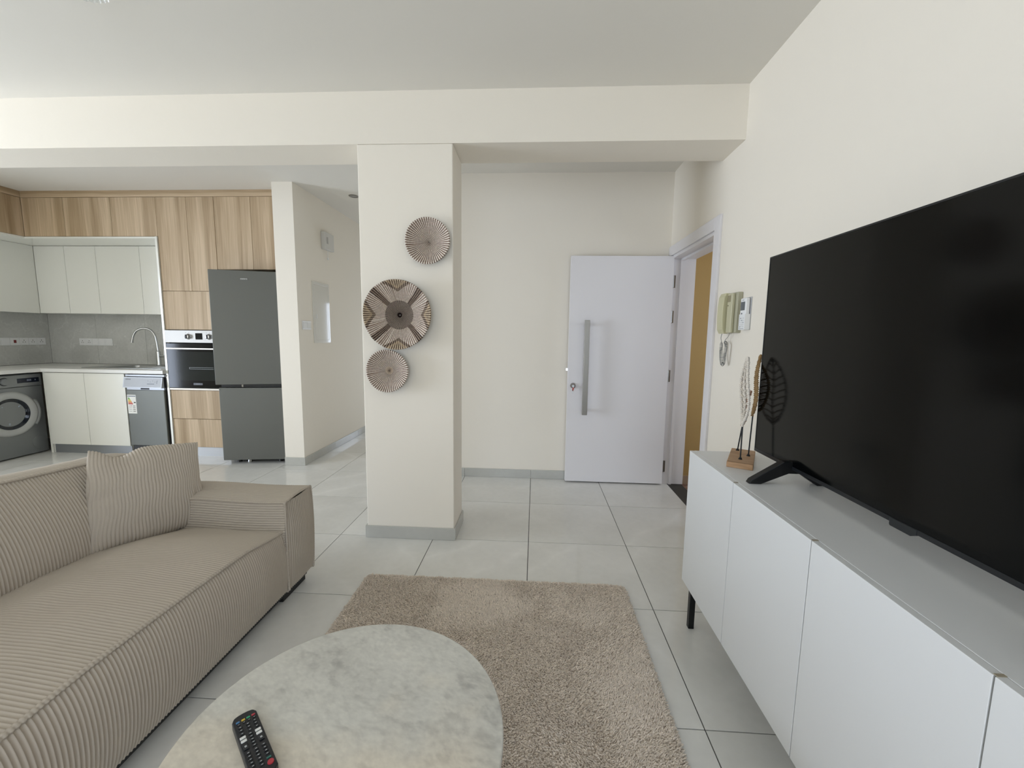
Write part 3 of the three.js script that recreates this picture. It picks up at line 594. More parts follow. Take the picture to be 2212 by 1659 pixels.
basket('woven_basket', 'large round woven basket with dark centre and star pattern', -0.829, 1.436, 0.202, 0.064, 92, 25, (v, a, k, ring, t, f) => {
  const white = k < 0.5 && f > 0.16 && f < 0.9, q = ((a + Math.PI / 4) % (Math.PI / 2)) - Math.PI / 4;      // angle from the nearest axis
  const d = Math.PI / 4 - Math.abs(q);                                               // angle from the nearest diagonal
  if (v < 0.40) return white && v > 0.05 ? (k < 0.34 && k > 0.1 ? [205, 190, 172] : [74, 56, 46]) : [58, 42, 35];
  if (d * v < 0.065 + 0.05 * (v - 0.4)) return white && k < 0.3 ? [176, 158, 138] : [66, 49, 40];
  const tip = 0.66, w = (v - tip) * 1.25;                                            // chevron that opens towards the rim
  if (v > tip) {
    const e = Math.abs(q) * v - w;
    if (e < 0 && e > -0.11) return white && k < 0.3 ? [196, 178, 156] : [78, 60, 48];
    if (e <= -0.11 && e > -0.2) return white ? [206, 188, 160] : [128, 104, 78];
    if (e <= -0.2) return white && k < 0.36 ? [206, 188, 160] : [92, 72, 56];
  }
  return white ? [232, 222, 208] : [132, 108, 92];
});

// ---------------------------------------------------------------- fittings beside the entrance, on the television wall
{
  const sw = thing('light_switch', 'flat white light switch beside the entrance door casing', 'switch', [RW, 1.437, -2.662], -Math.PI / 2);
  mesh('plate', bx(-0.044, 0.044, -0.044, 0.044, 0, 0.008, 0.003), std({ color: 0xefebe4, roughness: 0.5 }), sw);
  mesh('rocker', bx(-0.032, 0.032, -0.030, 0.034, 0.008, 0.0115, 0.002, 1), std({ color: 0xf1ede7, roughness: 0.5 }), sw);
  // local x runs towards +z (to the near side) after the turn; local z points into the room
  const it = thing('intercom_handset', 'yellowed beige wall intercom phone with coiled grey cord', 'intercom', [RW, 1.352, -2.495], -Math.PI / 2);
  const be = std({ color: 0xc2bd9e, roughness: 0.5 }), be2 = std({ color: 0xb2ae95, roughness: 0.5 });
  // after the turn, local +x points to world +z
  mesh('base', bx(-0.095, 0.085, 0.0, 0.228, 0, 0.030, 0.006), be2, it);
  const cr = mesh('cradle', bx(0.004, 0.062, 0.0, 0.222, 0.030, 0.050, 0.007), be, it);
  mesh('name_window', bx(0.012, 0.046, 0.175, 0.212, 0.0495, 0.0510), std({ color: 0x8f8769, roughness: 0.4 }), cr);
  mesh('button', cyl(0.004, 0.004, 0.003, 14).rotateX(Math.PI / 2).translate(0.02, 0.155, 0.0505), std({ color: 0x8e896c, roughness: 0.5 }), cr);
  mesh('handset', extrude([[0.0, 0.0], [0.016, 0.0], [0.026, 0.02], [0.030, 0.08], [0.030, 0.15], [0.026, 0.205], [0.016, 0.225], [0.0, 0.225]], 0.062, 0.004).rotateY(-Math.PI / 2).translate(-0.012, 0.0, 0.034), std({ color: 0xcac49f, roughness: 0.45 }), it);
  // coiled cord: down from the handset, a loop, back up to the base
  const path = new THREE.CatmullRomCurve3([[-0.045, 0.0, 0.045], [-0.055, -0.03, 0.045], [-0.045, -0.05, 0.045], [-0.048, -0.10, 0.043], [-0.036, -0.16, 0.042], [-0.024, -0.186, 0.04], [-0.014, -0.175, 0.038], [-0.010, -0.12, 0.036], [-0.006, -0.065, 0.034], [-0.030, -0.046, 0.032], [0.0, -0.02, 0.028], [0.010, 0.004, 0.022]].map(p => new THREE.Vector3(...p)));
  const pts = [], NT = 44, fr = path.computeFrenetFrames(1400, false);
  for (let k = 0; k <= 1400; k++) {
    const t = k / 1400, p = path.getPointAt(t), coil = smooth(0.12, 0.17, t) * (1 - smooth(0.80, 0.85, t)), a = (t - 0.12) / 0.72 * NT * Math.PI * 2, r = 0.0082 * coil;
    const ex = new THREE.Vector3(1, 0, 0), tn = path.getTangentAt(t); const b1 = ex.clone().addScaledVector(tn, -ex.dot(tn)).normalize(), b2 = tn.clone().cross(b1);
    pts.push(p.addScaledVector(b1, r * Math.cos(a)).addScaledVector(b2, r * Math.sin(a)));
  }
  mesh('coiled_cord', new THREE.TubeGeometry(new THREE.CatmullRomCurve3(pts), 1500, 0.0016, 5), std({ color: 0x8b8b85, roughness: 0.5 }), it);
  const rc = thing('remote_holder', 'white wall holder for the air conditioner remote', 'holder', [RW, 1.368, -2.345], -Math.PI / 2);
  const pw = std({ color: 0xf0f0ee, roughness: 0.4 });
  mesh('back_plate', bx(-0.036, 0.036, 0.0, 0.176, 0, 0.004, 0.002, 1), std({ color: 0xb9b9b8, roughness: 0.5 }), rc);
  mesh('pocket_side', bx(-0.036, -0.032, 0.0, 0.085, 0.004, 0.03, 0.002, 1), pw, rc); mesh('pocket_side', bx(0.030, 0.036, 0.0, 0.085, 0.004, 0.034, 0.002, 1), pw, rc);
  mesh('pocket_floor', bx(-0.032, 0.030, 0.0, 0.004, 0.004, 0.03), pw, rc);
  const ac = thing('air_conditioner_remote', 'white air conditioner remote in the wall holder', 'remote', [RW, 1.373, -2.345], -Math.PI / 2);
  mesh('case', bx(-0.031, 0.029, 0.0, 0.166, 0.006, 0.029, 0.006), pw, ac);
  mesh('screen', bx(-0.024, 0.02, 0.10, 0.146, 0.0285, 0.0297), std({ color: 0x5d6265, roughness: 0.25 }), ac);
  mesh('brand_print', bx(-0.012, 0.008, 0.153, 0.156, 0.0288, 0.0293), std({ color: 0x777777, roughness: 0.5 }), ac);
  mesh('button', cyl(0.0042, 0.0042, 0.003, 14).rotateX(Math.PI / 2).translate(-0.008, 0.083, 0.0295), std({ color: 0x6a6d70, roughness: 0.5 }), ac);
  for (let j = 0; j < 5; j++) for (let i = 0; i < 3; i++) mesh('button', bx(-0.021 + i * 0.015, -0.013 + i * 0.015, 0.008 + j * 0.0115, 0.0145 + j * 0.0115, 0.028, 0.0305, 0.001, 1), std({ color: (i + j) % 4 ? 0xd8d8d6 : 0xa4a7a9, roughness: 0.5 }), ac);
}

// ---------------------------------------------------------------- television sideboard
{
  const s = thing('tv_sideboard', 'long white sideboard with plain doors on black legs', 'sideboard', [0.929, 0, -0.82]);
  const lx = (x) => x - 0.929, lz = (z) => z + 0.82, YT = 0.8159, YB = 0.1994, XF = 0.706, XB = RW - 0.014;
  const zs = [-1.8597, -1.448, -1.0323, -0.6132, -0.199, 0.215];
  mesh('carcass', bx(lx(XF + 0.0195), lx(XB), YB + 0.004, YT - 0.0165, lz(zs[0] + 0.001), lz(zs[5])), M.tvUnit, s);
  mesh('top', bx(lx(XF + 0.018), lx(XB), YT - 0.016, YT, lz(zs[0]), lz(zs[5]), 0.0012, 1), M.tvUnit, s);
  for (let k = 0; k < 5; k++) {
    const d = mesh('door', bx(lx(XF), lx(XF + 0.0172), YB, YT - 0.0005, lz(zs[k]) + (k ? 0.0014 : 0), lz(zs[k + 1]) - 0.0014, 0.0012, 1), M.tvUnit, s);
    mesh('push_latch', bx(lx(XF + 0.002), lx(XF + 0.0165), YT - 0.0003, YT + 0.0012, lz(zs[k + 1]) - 0.0028, lz(zs[k + 1]) + 0.0028), std({ color: 0x9d937f, roughness: 0.6 }), d);
  }
  for (const z of [-1.80, 0.15]) for (const x of [0.735, 1.09]) mesh('leg', bx(lx(x - 0.0125), lx(x + 0.0125), 0, YB + 0.004, lz(z - 0.0125), lz(z + 0.0125), 0.002, 1), M.blackMetal, s);
}
// television
{
  const t = thing('television', 'large flat black television standing on the sideboard', 'television', [0.905, 0.8165, -1.003]);
  const Z0 = -0.683, Z1 = 0.683, Y0 = 0.0545, Y1 = 0.815, lx = (x) => x - 0.905;
  mesh('housing', bx(lx(0.897), lx(0.915), Y0, Y1, Z0, Z1, 0.004), M.black, t);
  mesh('electronics_housing', bx(lx(0.915), lx(0.955), Y0 + 0.06, Y1 - 0.3, Z0 + 0.2, Z1 - 0.2, 0.015), M.black, t);
  const bez = mesh('bezel', mergeGeometries([bx(lx(0.8945), lx(0.899), Y1 - 0.005, Y1, Z0, Z1), bx(lx(0.8945), lx(0.899), Y0, Y0 + 0.012, Z0, Z1), bx(lx(0.8945), lx(0.899), Y0 + 0.012, Y1 - 0.005, Z0, Z0 + 0.004), bx(lx(0.8945), lx(0.899), Y0 + 0.012, Y1 - 0.005, Z1 - 0.004, Z1)]), std({ color: 0x15171a, roughness: 0.35 }), t);
  mesh('screen', bx(lx(0.8955), lx(0.898), Y0 + 0.012, Y1 - 0.005, Z0 + 0.004, Z1 - 0.004), phy({ color: 0x030404, roughness: 0.12, ior: 1.3 }), t);
  mesh('sensor_tab', extrude([[-0.036, 0.01], [0.036, 0.01], [0.036, -0.001], [0.022, -0.009], [-0.034, -0.009], [-0.036, -0.006]], 0.014, 0.001).rotateY(-Math.PI / 2).translate(lx(0.908), Y0, 0), std({ color: 0x1d2022, roughness: 0.3 }), t);
  for (const z of [-0.447, 0.447]) {
    const f = extrude([[lx(0.758), 0.0], [lx(0.795), 0.0], [lx(0.885), 0.040], [lx(0.925), 0.040], [lx(0.985), 0.0], [lx(1.01), 0.0], [lx(0.935), 0.078], [lx(0.868), 0.078], [lx(0.764), 0.010]], 0.022, 0.002).translate(0, 0.002, z - 0.011);
    mesh('foot', f, M.blackMetal, t);
  }
}
// leaf ornament
{
  const o = thing('leaf_ornament', 'three wrapped rope leaves on black stems over a wooden block', 'ornament', [0.862, 0.816, -1.715], -0.503);
  // turned so that local z runs along the block towards the room
  const toL = (x, y, z) => o.worldToLocal(new THREE.Vector3(x, y, z)); o.updateMatrixWorld(true);
  mesh('block', metreUV(bx(-0.046, 0.046, 0, 0.022, -0.122, 0.122, 0.003), 6, 6), M.decorWood, o);
  function leaf(base, foot, tip, width, turn, colour, colour2) {
    const B = toL(...base), F = toL(...foot), T = toL(...tip);
    const stem = mesh('stem', new THREE.TubeGeometry(new THREE.LineCurve3(B, F.clone().lerp(T, 0.08)), 6, 0.0027, 10), M.blackMetal, o);
    mesh('stem_foot', cyl(0.004, 0.0075, 0.008, 14).translate(B.x, 0.026, B.z), M.blackMetal, stem);
    const ax = T.clone().sub(F), L = ax.length(); ax.normalize();
    const side = new THREE.Vector3(Math.sin(turn), 0, Math.cos(turn)); side.addScaledVector(ax, -side.dot(ax)).normalize();
    const out = ax.clone().cross(side);
    const at = (s, w) => F.clone().addScaledVector(ax, s * L).addScaledVector(side, w).addScaledVector(out, 0.004 * Math.sin(s * 7));
    const half = (s) => width / 2 * Math.pow(Math.sin(Math.PI * Math.pow(clamp(s), 0.85)), 0.75);
    const wrap = (pts, r, name, col) => {          // a wire wound with cord
      const c = new THREE.CatmullRomCurve3(pts), len = c.getLength(), n = Math.max(12, Math.round(len / 0.0018)), g = new THREE.TubeGeometry(c, n, r, 8), p = g.attributes.position;
      for (let i = 0; i <= n; i++) { const q = c.getPointAt(i / n), k = 1 + 0.3 * Math.sin(i * 1.3) + 0.14 * Math.sin(i * 0.47); for (let j = 0; j <= 8; j++) { const id = i * 9 + j; p.setXYZ(id, q.x + (p.getX(id) - q.x) * k, q.y + (p.getY(id) - q.y) * k, q.z + (p.getZ(id) - q.z) * k); } }
      g.computeVertexNormals(); return mesh(name, g, std({ color: col, roughness: 0.9 }), o);
    };
    const l = [], r = [];
    for (let k = 0; k <= 14; k++) { const s = k / 14; l.push(at(s, half(s))); r.push(at(s, -half(s))); }
    wrap(l, 0.0052, 'leaf_edge', colour); wrap(r, 0.0052, 'leaf_edge', colour);
    wrap([at(-0.06, 0), at(0.3, 0), at(0.7, 0), at(1.0, 0)], 0.0045, 'leaf_midrib', colour);
    const n = Math.round(L / 0.026);
    for (let k = 1; k < n; k++) { const s = k / n; for (const d of [-1, 1]) wrap([at(s - 0.05, 0), at(s, d * half(s) * 0.5), at(s + 0.03, d * half(Math.min(0.98, s + 0.03)))], 0.0026, 'leaf_vein', colour2); }
  }
  leaf([0.832, 0.84, -1.665], [0.836, 0.985, -1.675], [0.845, 1.246, -1.70], 0.125, 0.25, 0xd9d0c2, 0xcfc4b4);
  leaf([0.889, 0.84, -1.716], [0.893, 1.02, -1.715], [0.913, 1.255, -1.735], 0.135, 0.06, 0x97794f, 0x8c6e46);
  leaf([0.885, 0.84, -1.800], [0.895, 0.955, -1.795], [0.918, 1.098, -1.80], 0.07, 0.12, 0xa9826a, 0x9a745d);
}

// ---------------------------------------------------------------- sofa in corduroy: ribs are modelled
const PITCH = 0.0119;
const rib = (t) => Math.pow(Math.abs(Math.sin(Math.PI * t)), 0.40);
function ribGrid(nu, nv, fn, ribAt, amp, opt = {}) {
  const e = 1e-3, V = (p) => new THREE.Vector3(...p), s = opt.flip ? -1 : 1;
  const f = (u, v) => {
    const p = V(fn(u, v)), a = V(fn(Math.min(1, u + e), v)).sub(V(fn(Math.max(0, u - e), v))), b = V(fn(u, Math.min(1, v + e))).sub(V(fn(u, Math.max(0, v - e))));
    const n = a.cross(b).normalize().multiplyScalar(s * amp * (rib(ribAt(u, v)) - 0.6)); p.add(n); return [p.x, p.y, p.z];
  };
  return grid(nu, nv, f, opt);
}
{
  const ORG = [-1.68, 0, -0.85], s = thing('corduroy_sofa', 'low taupe wide-rib corduroy sofa facing the television', 'sofa', ORG);
  const W = (g) => g.translate(-ORG[0], -ORG[1], -ORG[2]);
  const ZA = -1.838, ZF = -2.062, ZN = 0.30, XF = -1.195, XBK = -2.17, A = 0.0062;
  const lerpZ = (v) => mix(ZA, ZN, v), nz = Math.round((ZN - ZA) / PITCH * 8);
  const edge = (z) => smooth(ZA - 0.02, ZA + 0.22, z);
  const seam = (z) => 0.366 + 0.030 * smooth(ZA, ZA + 0.3, z) + 0.006 * Math.sin(z * 4.1) - 0.012 * smooth(-1.0, -0.7, z);
  const zr = (u, v) => lerpZ(v) / PITCH;
  const front = ribGrid(16, nz, (u, v) => { const z = lerpZ(v), y = mix(0.055, seam(z), u); return [XF + 0.030 * Math.pow(Math.sin(Math.PI * clamp(u, 0, 1)), 0.7) * (0.35 + 0.65 * edge(z)) - 0.012 * Math.pow(u, 6), y, z]; }, zr, A, { flip: true });
  const wr = (x, z) => 0.0035 * Math.sin(x * 23 + z * 9) * Math.sin(z * 13 - x * 7);
  const top = ribGrid(40, nz, (u, v) => {
    const z = lerpZ(v), x = mix(XF - 0.012, -1.98, u), b = 1 - Math.pow(1 - clamp(u / 0.5), 2.3);
    return [x, seam(z) + (0.012 + 0.022 * edge(z)) * b - 0.062 * smooth(0.5, 1, u) + wr(x, z) * b, z + 0.01 * Math.sin(u * 3) * edge(z)];
  }, zr, A * 0.9, { flip: true });
  const seat = mesh('seat', W(mergeGeometries([front, top])), M.cord, s);
  const sp = []; for (let k = 0; k <= 60; k++) { const z = mix(ZA + 0.004, ZN, k / 60); sp.push([XF - 0.010, seam(z) + 0.002, z]); }
  const pipe = (pts, r, parent) => {
    const c = new THREE.CatmullRomCurve3(pts.map(p => new THREE.Vector3(...p))), n = Math.round(c.getLength() / PITCH * 4), g = new THREE.TubeGeometry(c, n, r, 7), p = g.attributes.position;
    for (let i = 0; i <= n; i++) { const q = c.getPointAt(i / n), k = 0.85 + 0.3 * rib(i / 4); for (let j = 0; j <= 7; j++) { const id = i * 8 + j; p.setXYZ(id, q.x + (p.getX(id) - q.x) * k, q.y + (p.getY(id) - q.y) * k, q.z + (p.getZ(id) - q.z) * k); } }
    g.computeVertexNormals(); return mesh('piping', W(g), M.cord, parent);
  };
  pipe(sp, 0.0075, seat);
  // backrest: front face, top and outer back swept along z
  const nzb = Math.round((ZN - ZF) / PITCH * 8), lz2 = (v) => mix(ZF, ZN, v), zr2 = (u, v) => lz2(v) / PITCH;
  const topY = (z) => 0.742 - 0.05 * Math.max(0, -1.3 - z) - 0.045 * (1 - smooth(-2.06, -1.82, z)) + 0.004 * Math.sin(z * 5 + 1);
  const bf = ribGrid(26, nzb, (u, v) => { const z = lz2(v); return [-1.87 - 0.135 * Math.pow(u, 1.7) + 0.040 * Math.pow(Math.sin(Math.PI * u), 0.8), mix(0.30, topY(z), u), z]; }, zr2, A, { flip: true });
  const bt = ribGrid(12, nzb, (u, v) => { const z = lz2(v); return [mix(-2.005, XBK, u), topY(z) + 0.016 * Math.sin(Math.PI * u) - 0.01 * u, z]; }, zr2, A, { flip: true });
  const bb = ribGrid(16, nzb, (u, v) => { const z = lz2(v); return [XBK - 0.012 * Math.sin(Math.PI * u), mix(topY(z) - 0.01, 0.05, u), z]; }, zr2, A, { flip: true });
  const cap = ribGrid(90, 20, (u, v) => { const y = mix(0.05, topY(ZF), v), xf = v < 0.4 ? -1.87 : -1.87 - 0.135 * Math.pow(Math.max(0, (y - 0.30) / (topY(ZF) - 0.30)), 1.7); return [mix(XBK, xf, u), y, ZF - 0.012 * Math.sin(Math.PI * u) * Math.sin(Math.PI * v)]; }, (u) => u * 22, A, { flip: true });
  const back = mesh('backrest', W(mergeGeometries([bf, bt, bb, cap])), M.cord, s);
  const bp = []; for (let k = 0; k <= 60; k++) { const z = mix(ZF, ZN, k / 60); bp.push([-2.005, topY(z) + 0.003, z]); }
  pipe(bp, 0.0065, back);
  // arm: inner side, top and outer side swept along x, then the front face
  function arm(ZI, ZO, parent) {
    const d = ZO < ZI ? 1 : -1, wz = Math.abs(ZI - ZO), len = XF - XBK;
    const at = (t, q) => {   // t 0..1 round the section, q 0..1 from front to back
      const puff = 0.4 + 0.6 * Math.sin(Math.PI * clamp(q * 1.0 + 0.12)), H = 0.508 - 0.004 * Math.sin(q * 9);
      const L1 = 0.46, L2 = wz, L3 = 0.46, S = L1 + L2 + L3, c = t * S;
      if (c < L1) { const k = c / L1; return [ZI + d * 0.010 * Math.sin(Math.PI * k) * puff, mix(H - L1, H, k)]; }
      if (c < L1 + L2) { const k = (c - L1) / L2; return [mix(ZI, ZO, k), H + 0.020 * Math.pow(Math.sin(Math.PI * k), 0.7) * puff]; }
      const k = (c - L1 - L2) / L3; return [ZO - d * 0.020 * Math.sin(Math.PI * k * 0.9), mix(H, H - L3, k)];
    };
    const S = 0.92 + wz, nt = Math.round(S / PITCH * 8);
    const body = ribGrid(24, nt, (u, v) => { const [z, y] = at(v, u); return [mix(XF + 0.008, XBK, u), y, z]; }, (u, v) => v * S / PITCH, A, { flip: d > 0 });
    const nf = Math.round(wz / PITCH * 8);
    const face = ribGrid(18, nf, (u, v) => { const y = mix(0.060, 0.508, u), k = Math.sin(Math.PI * clamp(v)); return [XF + 0.008 + 0.022 * Math.pow(Math.sin(Math.PI * clamp(u * 0.96)), 0.6) * Math.pow(k, 0.5) + 0.003 * Math.sin(u * 19 + v * 4) * k, y, mix(ZI, ZO, v) - d * 0.014 * Math.sin(Math.PI * u * 0.9) * v]; }, (u, v) => v * wz / PITCH, A, { flip: d < 0 });
    const a = mesh('armrest', W(mergeGeometries([body, face])), M.cord, parent);
    const p1 = []; for (let k = 0; k <= 24; k++) { const y = mix(0.06, 0.508, k / 24); p1.push([XF + 0.010, y, ZI]); }
    for (let k = 1; k <= 12; k++) p1.push([XF + 0.010, 0.509 + 0.008 * Math.sin(Math.PI * k / 12), mix(ZI, ZO, k / 12)]);
    for (let k = 1; k <= 24; k++) { const u = 1 - k / 24; p1.push([XF + 0.009, mix(0.06, 0.508, u), ZO - d * 0.016 * Math.sin(Math.PI * u * 0.9)]); }
    pipe(p1, 0.0052, a);
    const p2 = []; for (let k = 0; k <= 20; k++) p2.push([mix(XF + 0.008, -2.0, k / 20), 0.509 - 0.004 * Math.sin(k / 20 * 9), ZI]); pipe(p2, 0.0042, a);
    const p3 = []; for (let k = 0; k <= 20; k++) p3.push([mix(XF + 0.008, XBK, k / 20), 0.509 - 0.004 * Math.sin(k / 20 * 9), ZO]); pipe(p3, 0.0048, a);
  }
  arm(ZA, ZF, s); arm(ZN, ZN + 0.224, s);
  mesh('base_frame', W(bx(-2.13, -1.212, 0.028, 0.12, -2.04, 0.49)), M.black, s);
  for (const z of [-1.93, 0.40]) for (const x of [-1.29, -2.05]) mesh('foot', W(bx(x - 0.075, x + 0.075, 0, 0.030, z - 0.10, z + 0.10, 0.004)), M.black, s);
}
// cushion leaning in the corner of the sofa
{
  const TL = new THREE.Vector3(-1.909, 0.812, -1.632), TR = new THREE.Vector3(-1.687, 0.769, -1.962), BL = new THREE.Vector3(-1.815, 0.392, -1.509), BR = new THREE.Vector3(-1.594, 0.428, -1.896);
  const ORG = new THREE.Vector3(-1.75, 0.40, -1.70), c = thing('corduroy_cushion', 'square taupe corduroy cushion leaning in the sofa corner', 'cushion', ORG.toArray());
  const nrm = BR.clone().sub(BL).cross(TL.clone().sub(BL)).normalize();
  const base = (u, v) => {
    const p = BL.clone().lerp(BR, u).lerp(TL.clone().lerp(TR, u), v);
    const pu = Math.sin(Math.PI * u), pv = Math.sin(Math.PI * v), dip = Math.exp(-Math.pow((u - 0.24) / 0.14, 2));
    p.y -= dip * 0.042 * Math.pow(v, 6);                                  // the sagging top edge
    p.y += (-0.030 * Math.pow(1 - v, 5)) * smooth(0.1, 0.5, u) * (1 - smooth(0.75, 0.95, u));   // the belly of the bottom edge
    p.addScaledVector(BR.clone().sub(BL).normalize(), -0.018 * pv * smooth(0.7, 1, u) - 0.004 * pv * (1 - smooth(0, 0.2, u)));
    return p.addScaledVector(nrm, -0.055);
  };
  const thick = (u, v) => Math.pow(Math.max(0, Math.sin(Math.PI * u)), 0.5) * Math.pow(Math.max(0, Math.sin(Math.PI * v)), 0.55);
  const N = 36;
  const fold = (u, v) => 0.006 * Math.exp(-Math.pow((v - 0.52 - 0.25 * (u - 0.2)) / 0.05, 2)) * (1 - smooth(0.1, 0.3, u)) + 0.008 * Math.exp(-Math.pow((u - 0.9 - 0.12 * (v - 0.25)) / 0.03, 2)) * (1 - smooth(0.3, 0.5, v)) + 0.012 * Math.exp(-Math.pow((v - 0.84) / 0.06, 2) - Math.pow((u - 0.32) / 0.1, 2));
  const front = ribGrid(N * 8, 60, (u, v) => base(u, v).addScaledVector(nrm, 0.002 + 0.088 * thick(u, v) - fold(u, v)).sub(ORG).toArray(), (u, v) => u * N + 0.28 * Math.sin(v * 8 + u * 5) * Math.sin(u * 7 + 1) + 0.2 * Math.sin(v * 17 - u * 6), 0.0058);
  const rear = ribGrid(N * 6, 40, (u, v) => base(u, v).addScaledVector(nrm, -0.002 - 0.045 * thick(u, v)).sub(ORG).toArray(), (u) => u * N, 0.005, { flip: true });
  mesh('cover', mergeGeometries([front, rear]), M.cord, c);
}

// ---------------------------------------------------------------- rug
const RUG = { x0: -0.885, x1: 0.492, z0: -2.075, z1: 0.34, top: 0.017 };
{
  const cx = (RUG.x0 + RUG.x1) / 2, cz = (RUG.z0 + RUG.z1) / 2, w = RUG.x1 - RUG.x0, d = RUG.z1 - RUG.z0;
  const r = thing('pile_rug', 'thick beige shaggy pile rug under the coffee table', 'rug', [cx, 0, cz]);
  mesh('backing', extrude(roundRect(w - 0.03, d - 0.03, 0.05), 0.013, 0.003).rotateX(-Math.PI / 2).translate(0, 0.0035, 0), std({ color: 0xb3a596, roughness: 1 }), r);
  // tufts: uncountable yarn ends
  const pts = [[0, 0, 0, 0.0021], [0.0004, 0.005, 0, 0.0023], [0.0016, 0.0095, 0, 0.0018], [0.0036, 0.0125, 0, 0.0004]];
  const tuft = grid(5, 3, (u, v) => { const p = pts[Math.round(v * 3)], a = u * Math.PI * 2; return [p[0] + p[3] * Math.cos(a), p[1], p[3] * Math.sin(a)]; }, { flip: true });
  const n = 230000, im = new THREE.InstancedMesh(tuft, std({ color: 0xffffff, roughness: 0.95 }), n);
  im.name = 'pile'; im.userData.kind = 'stuff'; im.castShadow = im.receiveShadow = true;
  const m = new THREE.Matrix4(), e = new THREE.Euler(), q = new THREE.Quaternion(), v = new THREE.Vector3(), sc = new THREE.Vector3(), col = new THREE.Color();
  let k = 0;
  while (k < n) {
    let x = rr(-w / 2, w / 2), z = rr(-d / 2, d / 2);
    if (z > 0.55 && rnd() < 0.3) continue;
    const ex = w / 2 - Math.abs(x), ez = d / 2 - Math.abs(z), cr = 0.045;
    if (ex < cr && ez < cr && Math.hypot(cr - ex, cr - ez) > cr) continue;
    const ed = Math.min(ex, ez), near = 1 - smooth(0, 0.018, ed);
    const lie = fbm(x * 3 + 9, z * 3 + 9, 64, 64, 5, 3) * 9, lean = 0.25 + 0.75 * fbm(x * 14 + 40, z * 14 + 40, 256, 256, 15, 2);
    e.set(0, lie + rr(-1.3, 1.3), -lean * rr(0.3, 1.1), 'YXZ');
    if (near > 0.2) e.set(0, Math.atan2(-(ez < ex ? Math.sign(z) : 0), ex <= ez ? Math.sign(x) : 0) + rr(-0.6, 0.6), -near * rr(0.5, 1.3), 'YXZ');
    q.setFromEuler(e); const h = rr(0.75, 1.25) * (0.8 + 0.45 * fbm(x * 30 + 70, z * 30 + 70, 512, 512, 25, 2));
    v.set(x, RUG.top - 0.003 - near * 0.009, z); sc.set(rr(0.85, 1.25), h, rr(0.85, 1.25));
    im.setMatrixAt(k, m.compose(v, q, sc));
    const t = rr(0.86, 1.12); im.setColorAt(k, col.setRGB(0.84 * t, 0.735 * t, 0.62 * t)); k++;
  }
  r.add(im);
}

// ---------------------------------------------------------------- coffee table and remote
const TABLE = { x: -0.4156, z: -0.8116, r: 0.3616, y: 0.42 };
{
  const t = thing('coffee_table', 'round pale marble coffee table on a black metal frame', 'coffee table', [TABLE.x, 0.019, TABLE.z]);
  const R = TABLE.r, y = TABLE.y - 0.019, th = 0.02;
  const g = lathe([[0, y], [0.2, y], [R - 0.003, y], [R - 0.0009, y - 0.0009], [R, y - 0.003], [R, y - th + 0.002], [R - 0.002, y - th], [0, y - th]].reverse(), 128);
  const p = g.attributes.position, uv = new Float32Array(p.count * 2);
  for (let i = 0; i < p.count; i++) { uv[2 * i] = p.getX(i) * 1.05 + 0.5; uv[2 * i + 1] = p.getZ(i) * 1.05 + 0.5 + (y - p.getY(i)) * 0.8; }
  g.setAttribute('uv', new THREE.BufferAttribute(uv, 2));
  mesh('top', g, M.marble, t);
  mesh('apron_ring', lathe([[R - 0.012, y - th - 0.0005], [R - 0.012, y - th - 0.03], [R - 0.018, y - th - 0.03], [R - 0.018, y - th - 0.0005]], 96), std({ color: 0x0e0f10, roughness: 0.4, metalness: 0.3, side: THREE.DoubleSide }), t);
  for (let k = 0; k < 4; k++) { const a = k * Math.PI / 2 + 0.35; mesh('leg', new THREE.CylinderGeometry(0.009, 0.009, y - th - 0.002, 14).translate((R - 0.03) * Math.cos(a), (y - th - 0.002) / 2, (R - 0.03) * Math.sin(a)), M.blackMetal, t); }
  mesh('floor_ring', new THREE.TorusGeometry(R - 0.03, 0.008, 10, 72).rotateX(Math.PI / 2).translate(0, 0.008, 0), M.blackMetal, t);
}
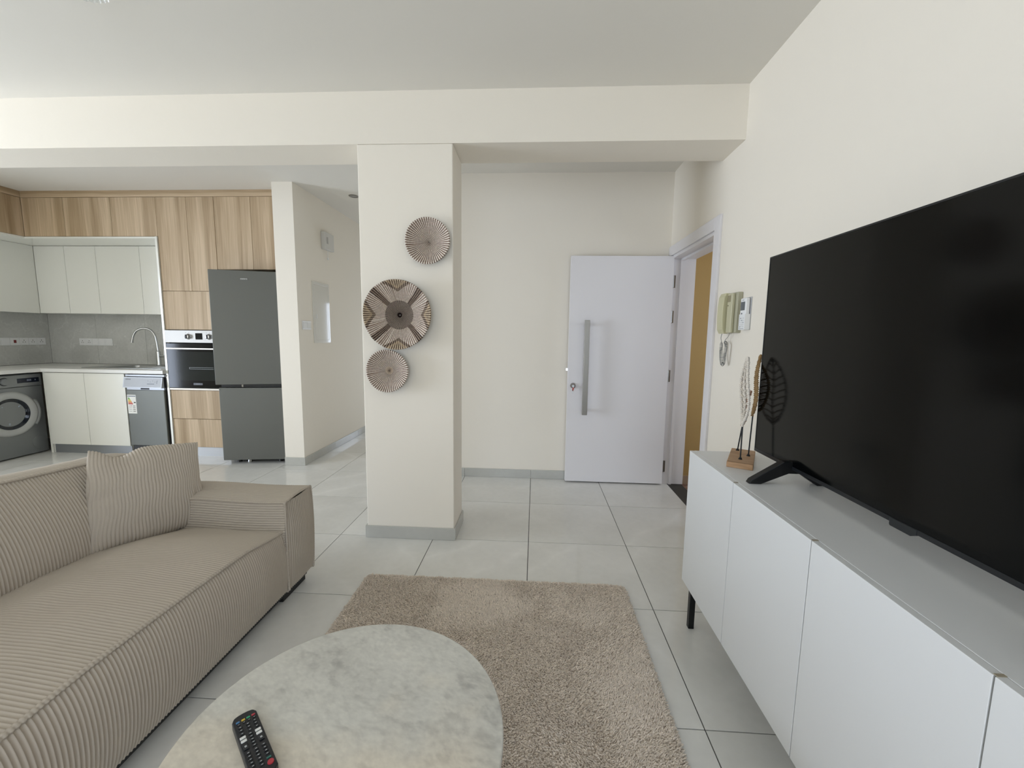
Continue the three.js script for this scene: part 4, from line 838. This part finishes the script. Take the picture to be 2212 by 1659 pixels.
{
  const r = thing('tv_remote', 'black television remote lying on the marble coffee table', 'remote', [-0.5925, TABLE.y + 0.0005, -0.767], 0.839);
  const W = 0.0447, L = 0.186, ox = -W / 2, oz = -L / 2;
  const body = extrude([[-W / 2, -L / 2 + 0.012], ...[0, 1, 2, 3, 4, 5, 6].map(k => { const a = k / 6 * Math.PI; return [-Math.cos(a) * (W / 2 - 0.003), -L / 2 + 0.006 - Math.sin(a) * 0.006]; }), [W / 2, -L / 2 + 0.012], [W / 2, L / 2 - 0.008], [W / 2 - 0.006, L / 2 - 0.001], [-W / 2 + 0.006, L / 2 - 0.001], [-W / 2, L / 2 - 0.008]], 0.0145, 0.0018).rotateX(Math.PI / 2).translate(0, 0.0163, 0);
  const bm = std({ color: 0x16181d, roughness: 0.38 });
  mesh('body', body, bm, r);
  mesh('underside', bx(-W / 2 + 0.003, W / 2 - 0.003, 0, 0.003, -L / 2 + 0.012, L / 2 - 0.01, 0.001, 1), std({ color: 0x39424f, roughness: 0.4 }), r);
  const top = 0.0181, key = std({ color: 0x1c1e21, roughness: 0.55 }), mark = std({ color: 0xaeb0b2, roughness: 0.6 });
  const put = (a, b, w, d, m, h = 0.0016, name = 'button', glyph = true) => {
    const x = ox + a * W, z = oz + b * L, k = mesh(name, bx(x - w / 2, x + w / 2, top - 0.001, top + h, z - d / 2, z + d / 2, 0.0008, 1), m, r);
    if (glyph) mesh('marking', bx(x - w * 0.2, x + w * 0.2, top + h - 0.0002, top + h + 0.0002, z - d * 0.16, z + d * 0.16), mark, k); return k;
  };
  [[0.18, 0x4f7ea8], [0.413, 0xd9b843], [0.635, 0x2f9a6c], [0.86, 0xb83a48]].forEach(([a, c]) => put(a, 0.105, 0.0072, 0.0042, std({ color: c, roughness: 0.4 }), 0.0018, 'colour_button', false));
  for (const a of [0.18, 0.413, 0.635, 0.86]) put(a, 0.150, 0.0070, 0.0036, key);
  for (const b of [0.200, 0.250, 0.305]) for (const a of [0.20, 0.53, 0.83]) put(a, b, 0.0084, 0.0050, key);
  const wk = std({ color: 0xe9e8e4, roughness: 0.4 });
  for (const b of [0.368, 0.420]) for (const a of [0.165, 0.815]) put(a, b, 0.0110, 0.0062, wk, 0.002, 'white_button', false);
  for (const b of [0.362, 0.410, 0.458, 0.506, 0.554]) put(0.49, b, 0.0092, 0.0052, key);
  put(0.155, 0.515, 0.0100, 0.0150, key, 0.0024); put(0.82, 0.505, 0.0100, 0.0150, key, 0.0024);
  for (const b of [0.615, 0.665, 0.715, 0.765]) for (const a of [0.17, 0.49, 0.81]) put(a, b, 0.0086, 0.0054, key);
  for (const a of [0.17, 0.49]) { put(a, 0.815, 0.0086, 0.0054, key); put(a, 0.865, 0.0086, 0.0046, key); }
  put(0.81, 0.822, 0.0086, 0.0036, std({ color: 0x3d7a6c, roughness: 0.5 }), 0.0016, 'button', false);
  mesh('power_button', cyl(0.0058, 0.0062, 0.003, 24).translate(ox + 0.81 * W, top + 0.0008, oz + 0.893 * L), std({ color: 0xb23540, roughness: 0.4 }), r);
}

scene.traverse(o => { if (o.isLight) o.castShadow = !o.isRectAreaLight; });
renderer.render(scene, camera);
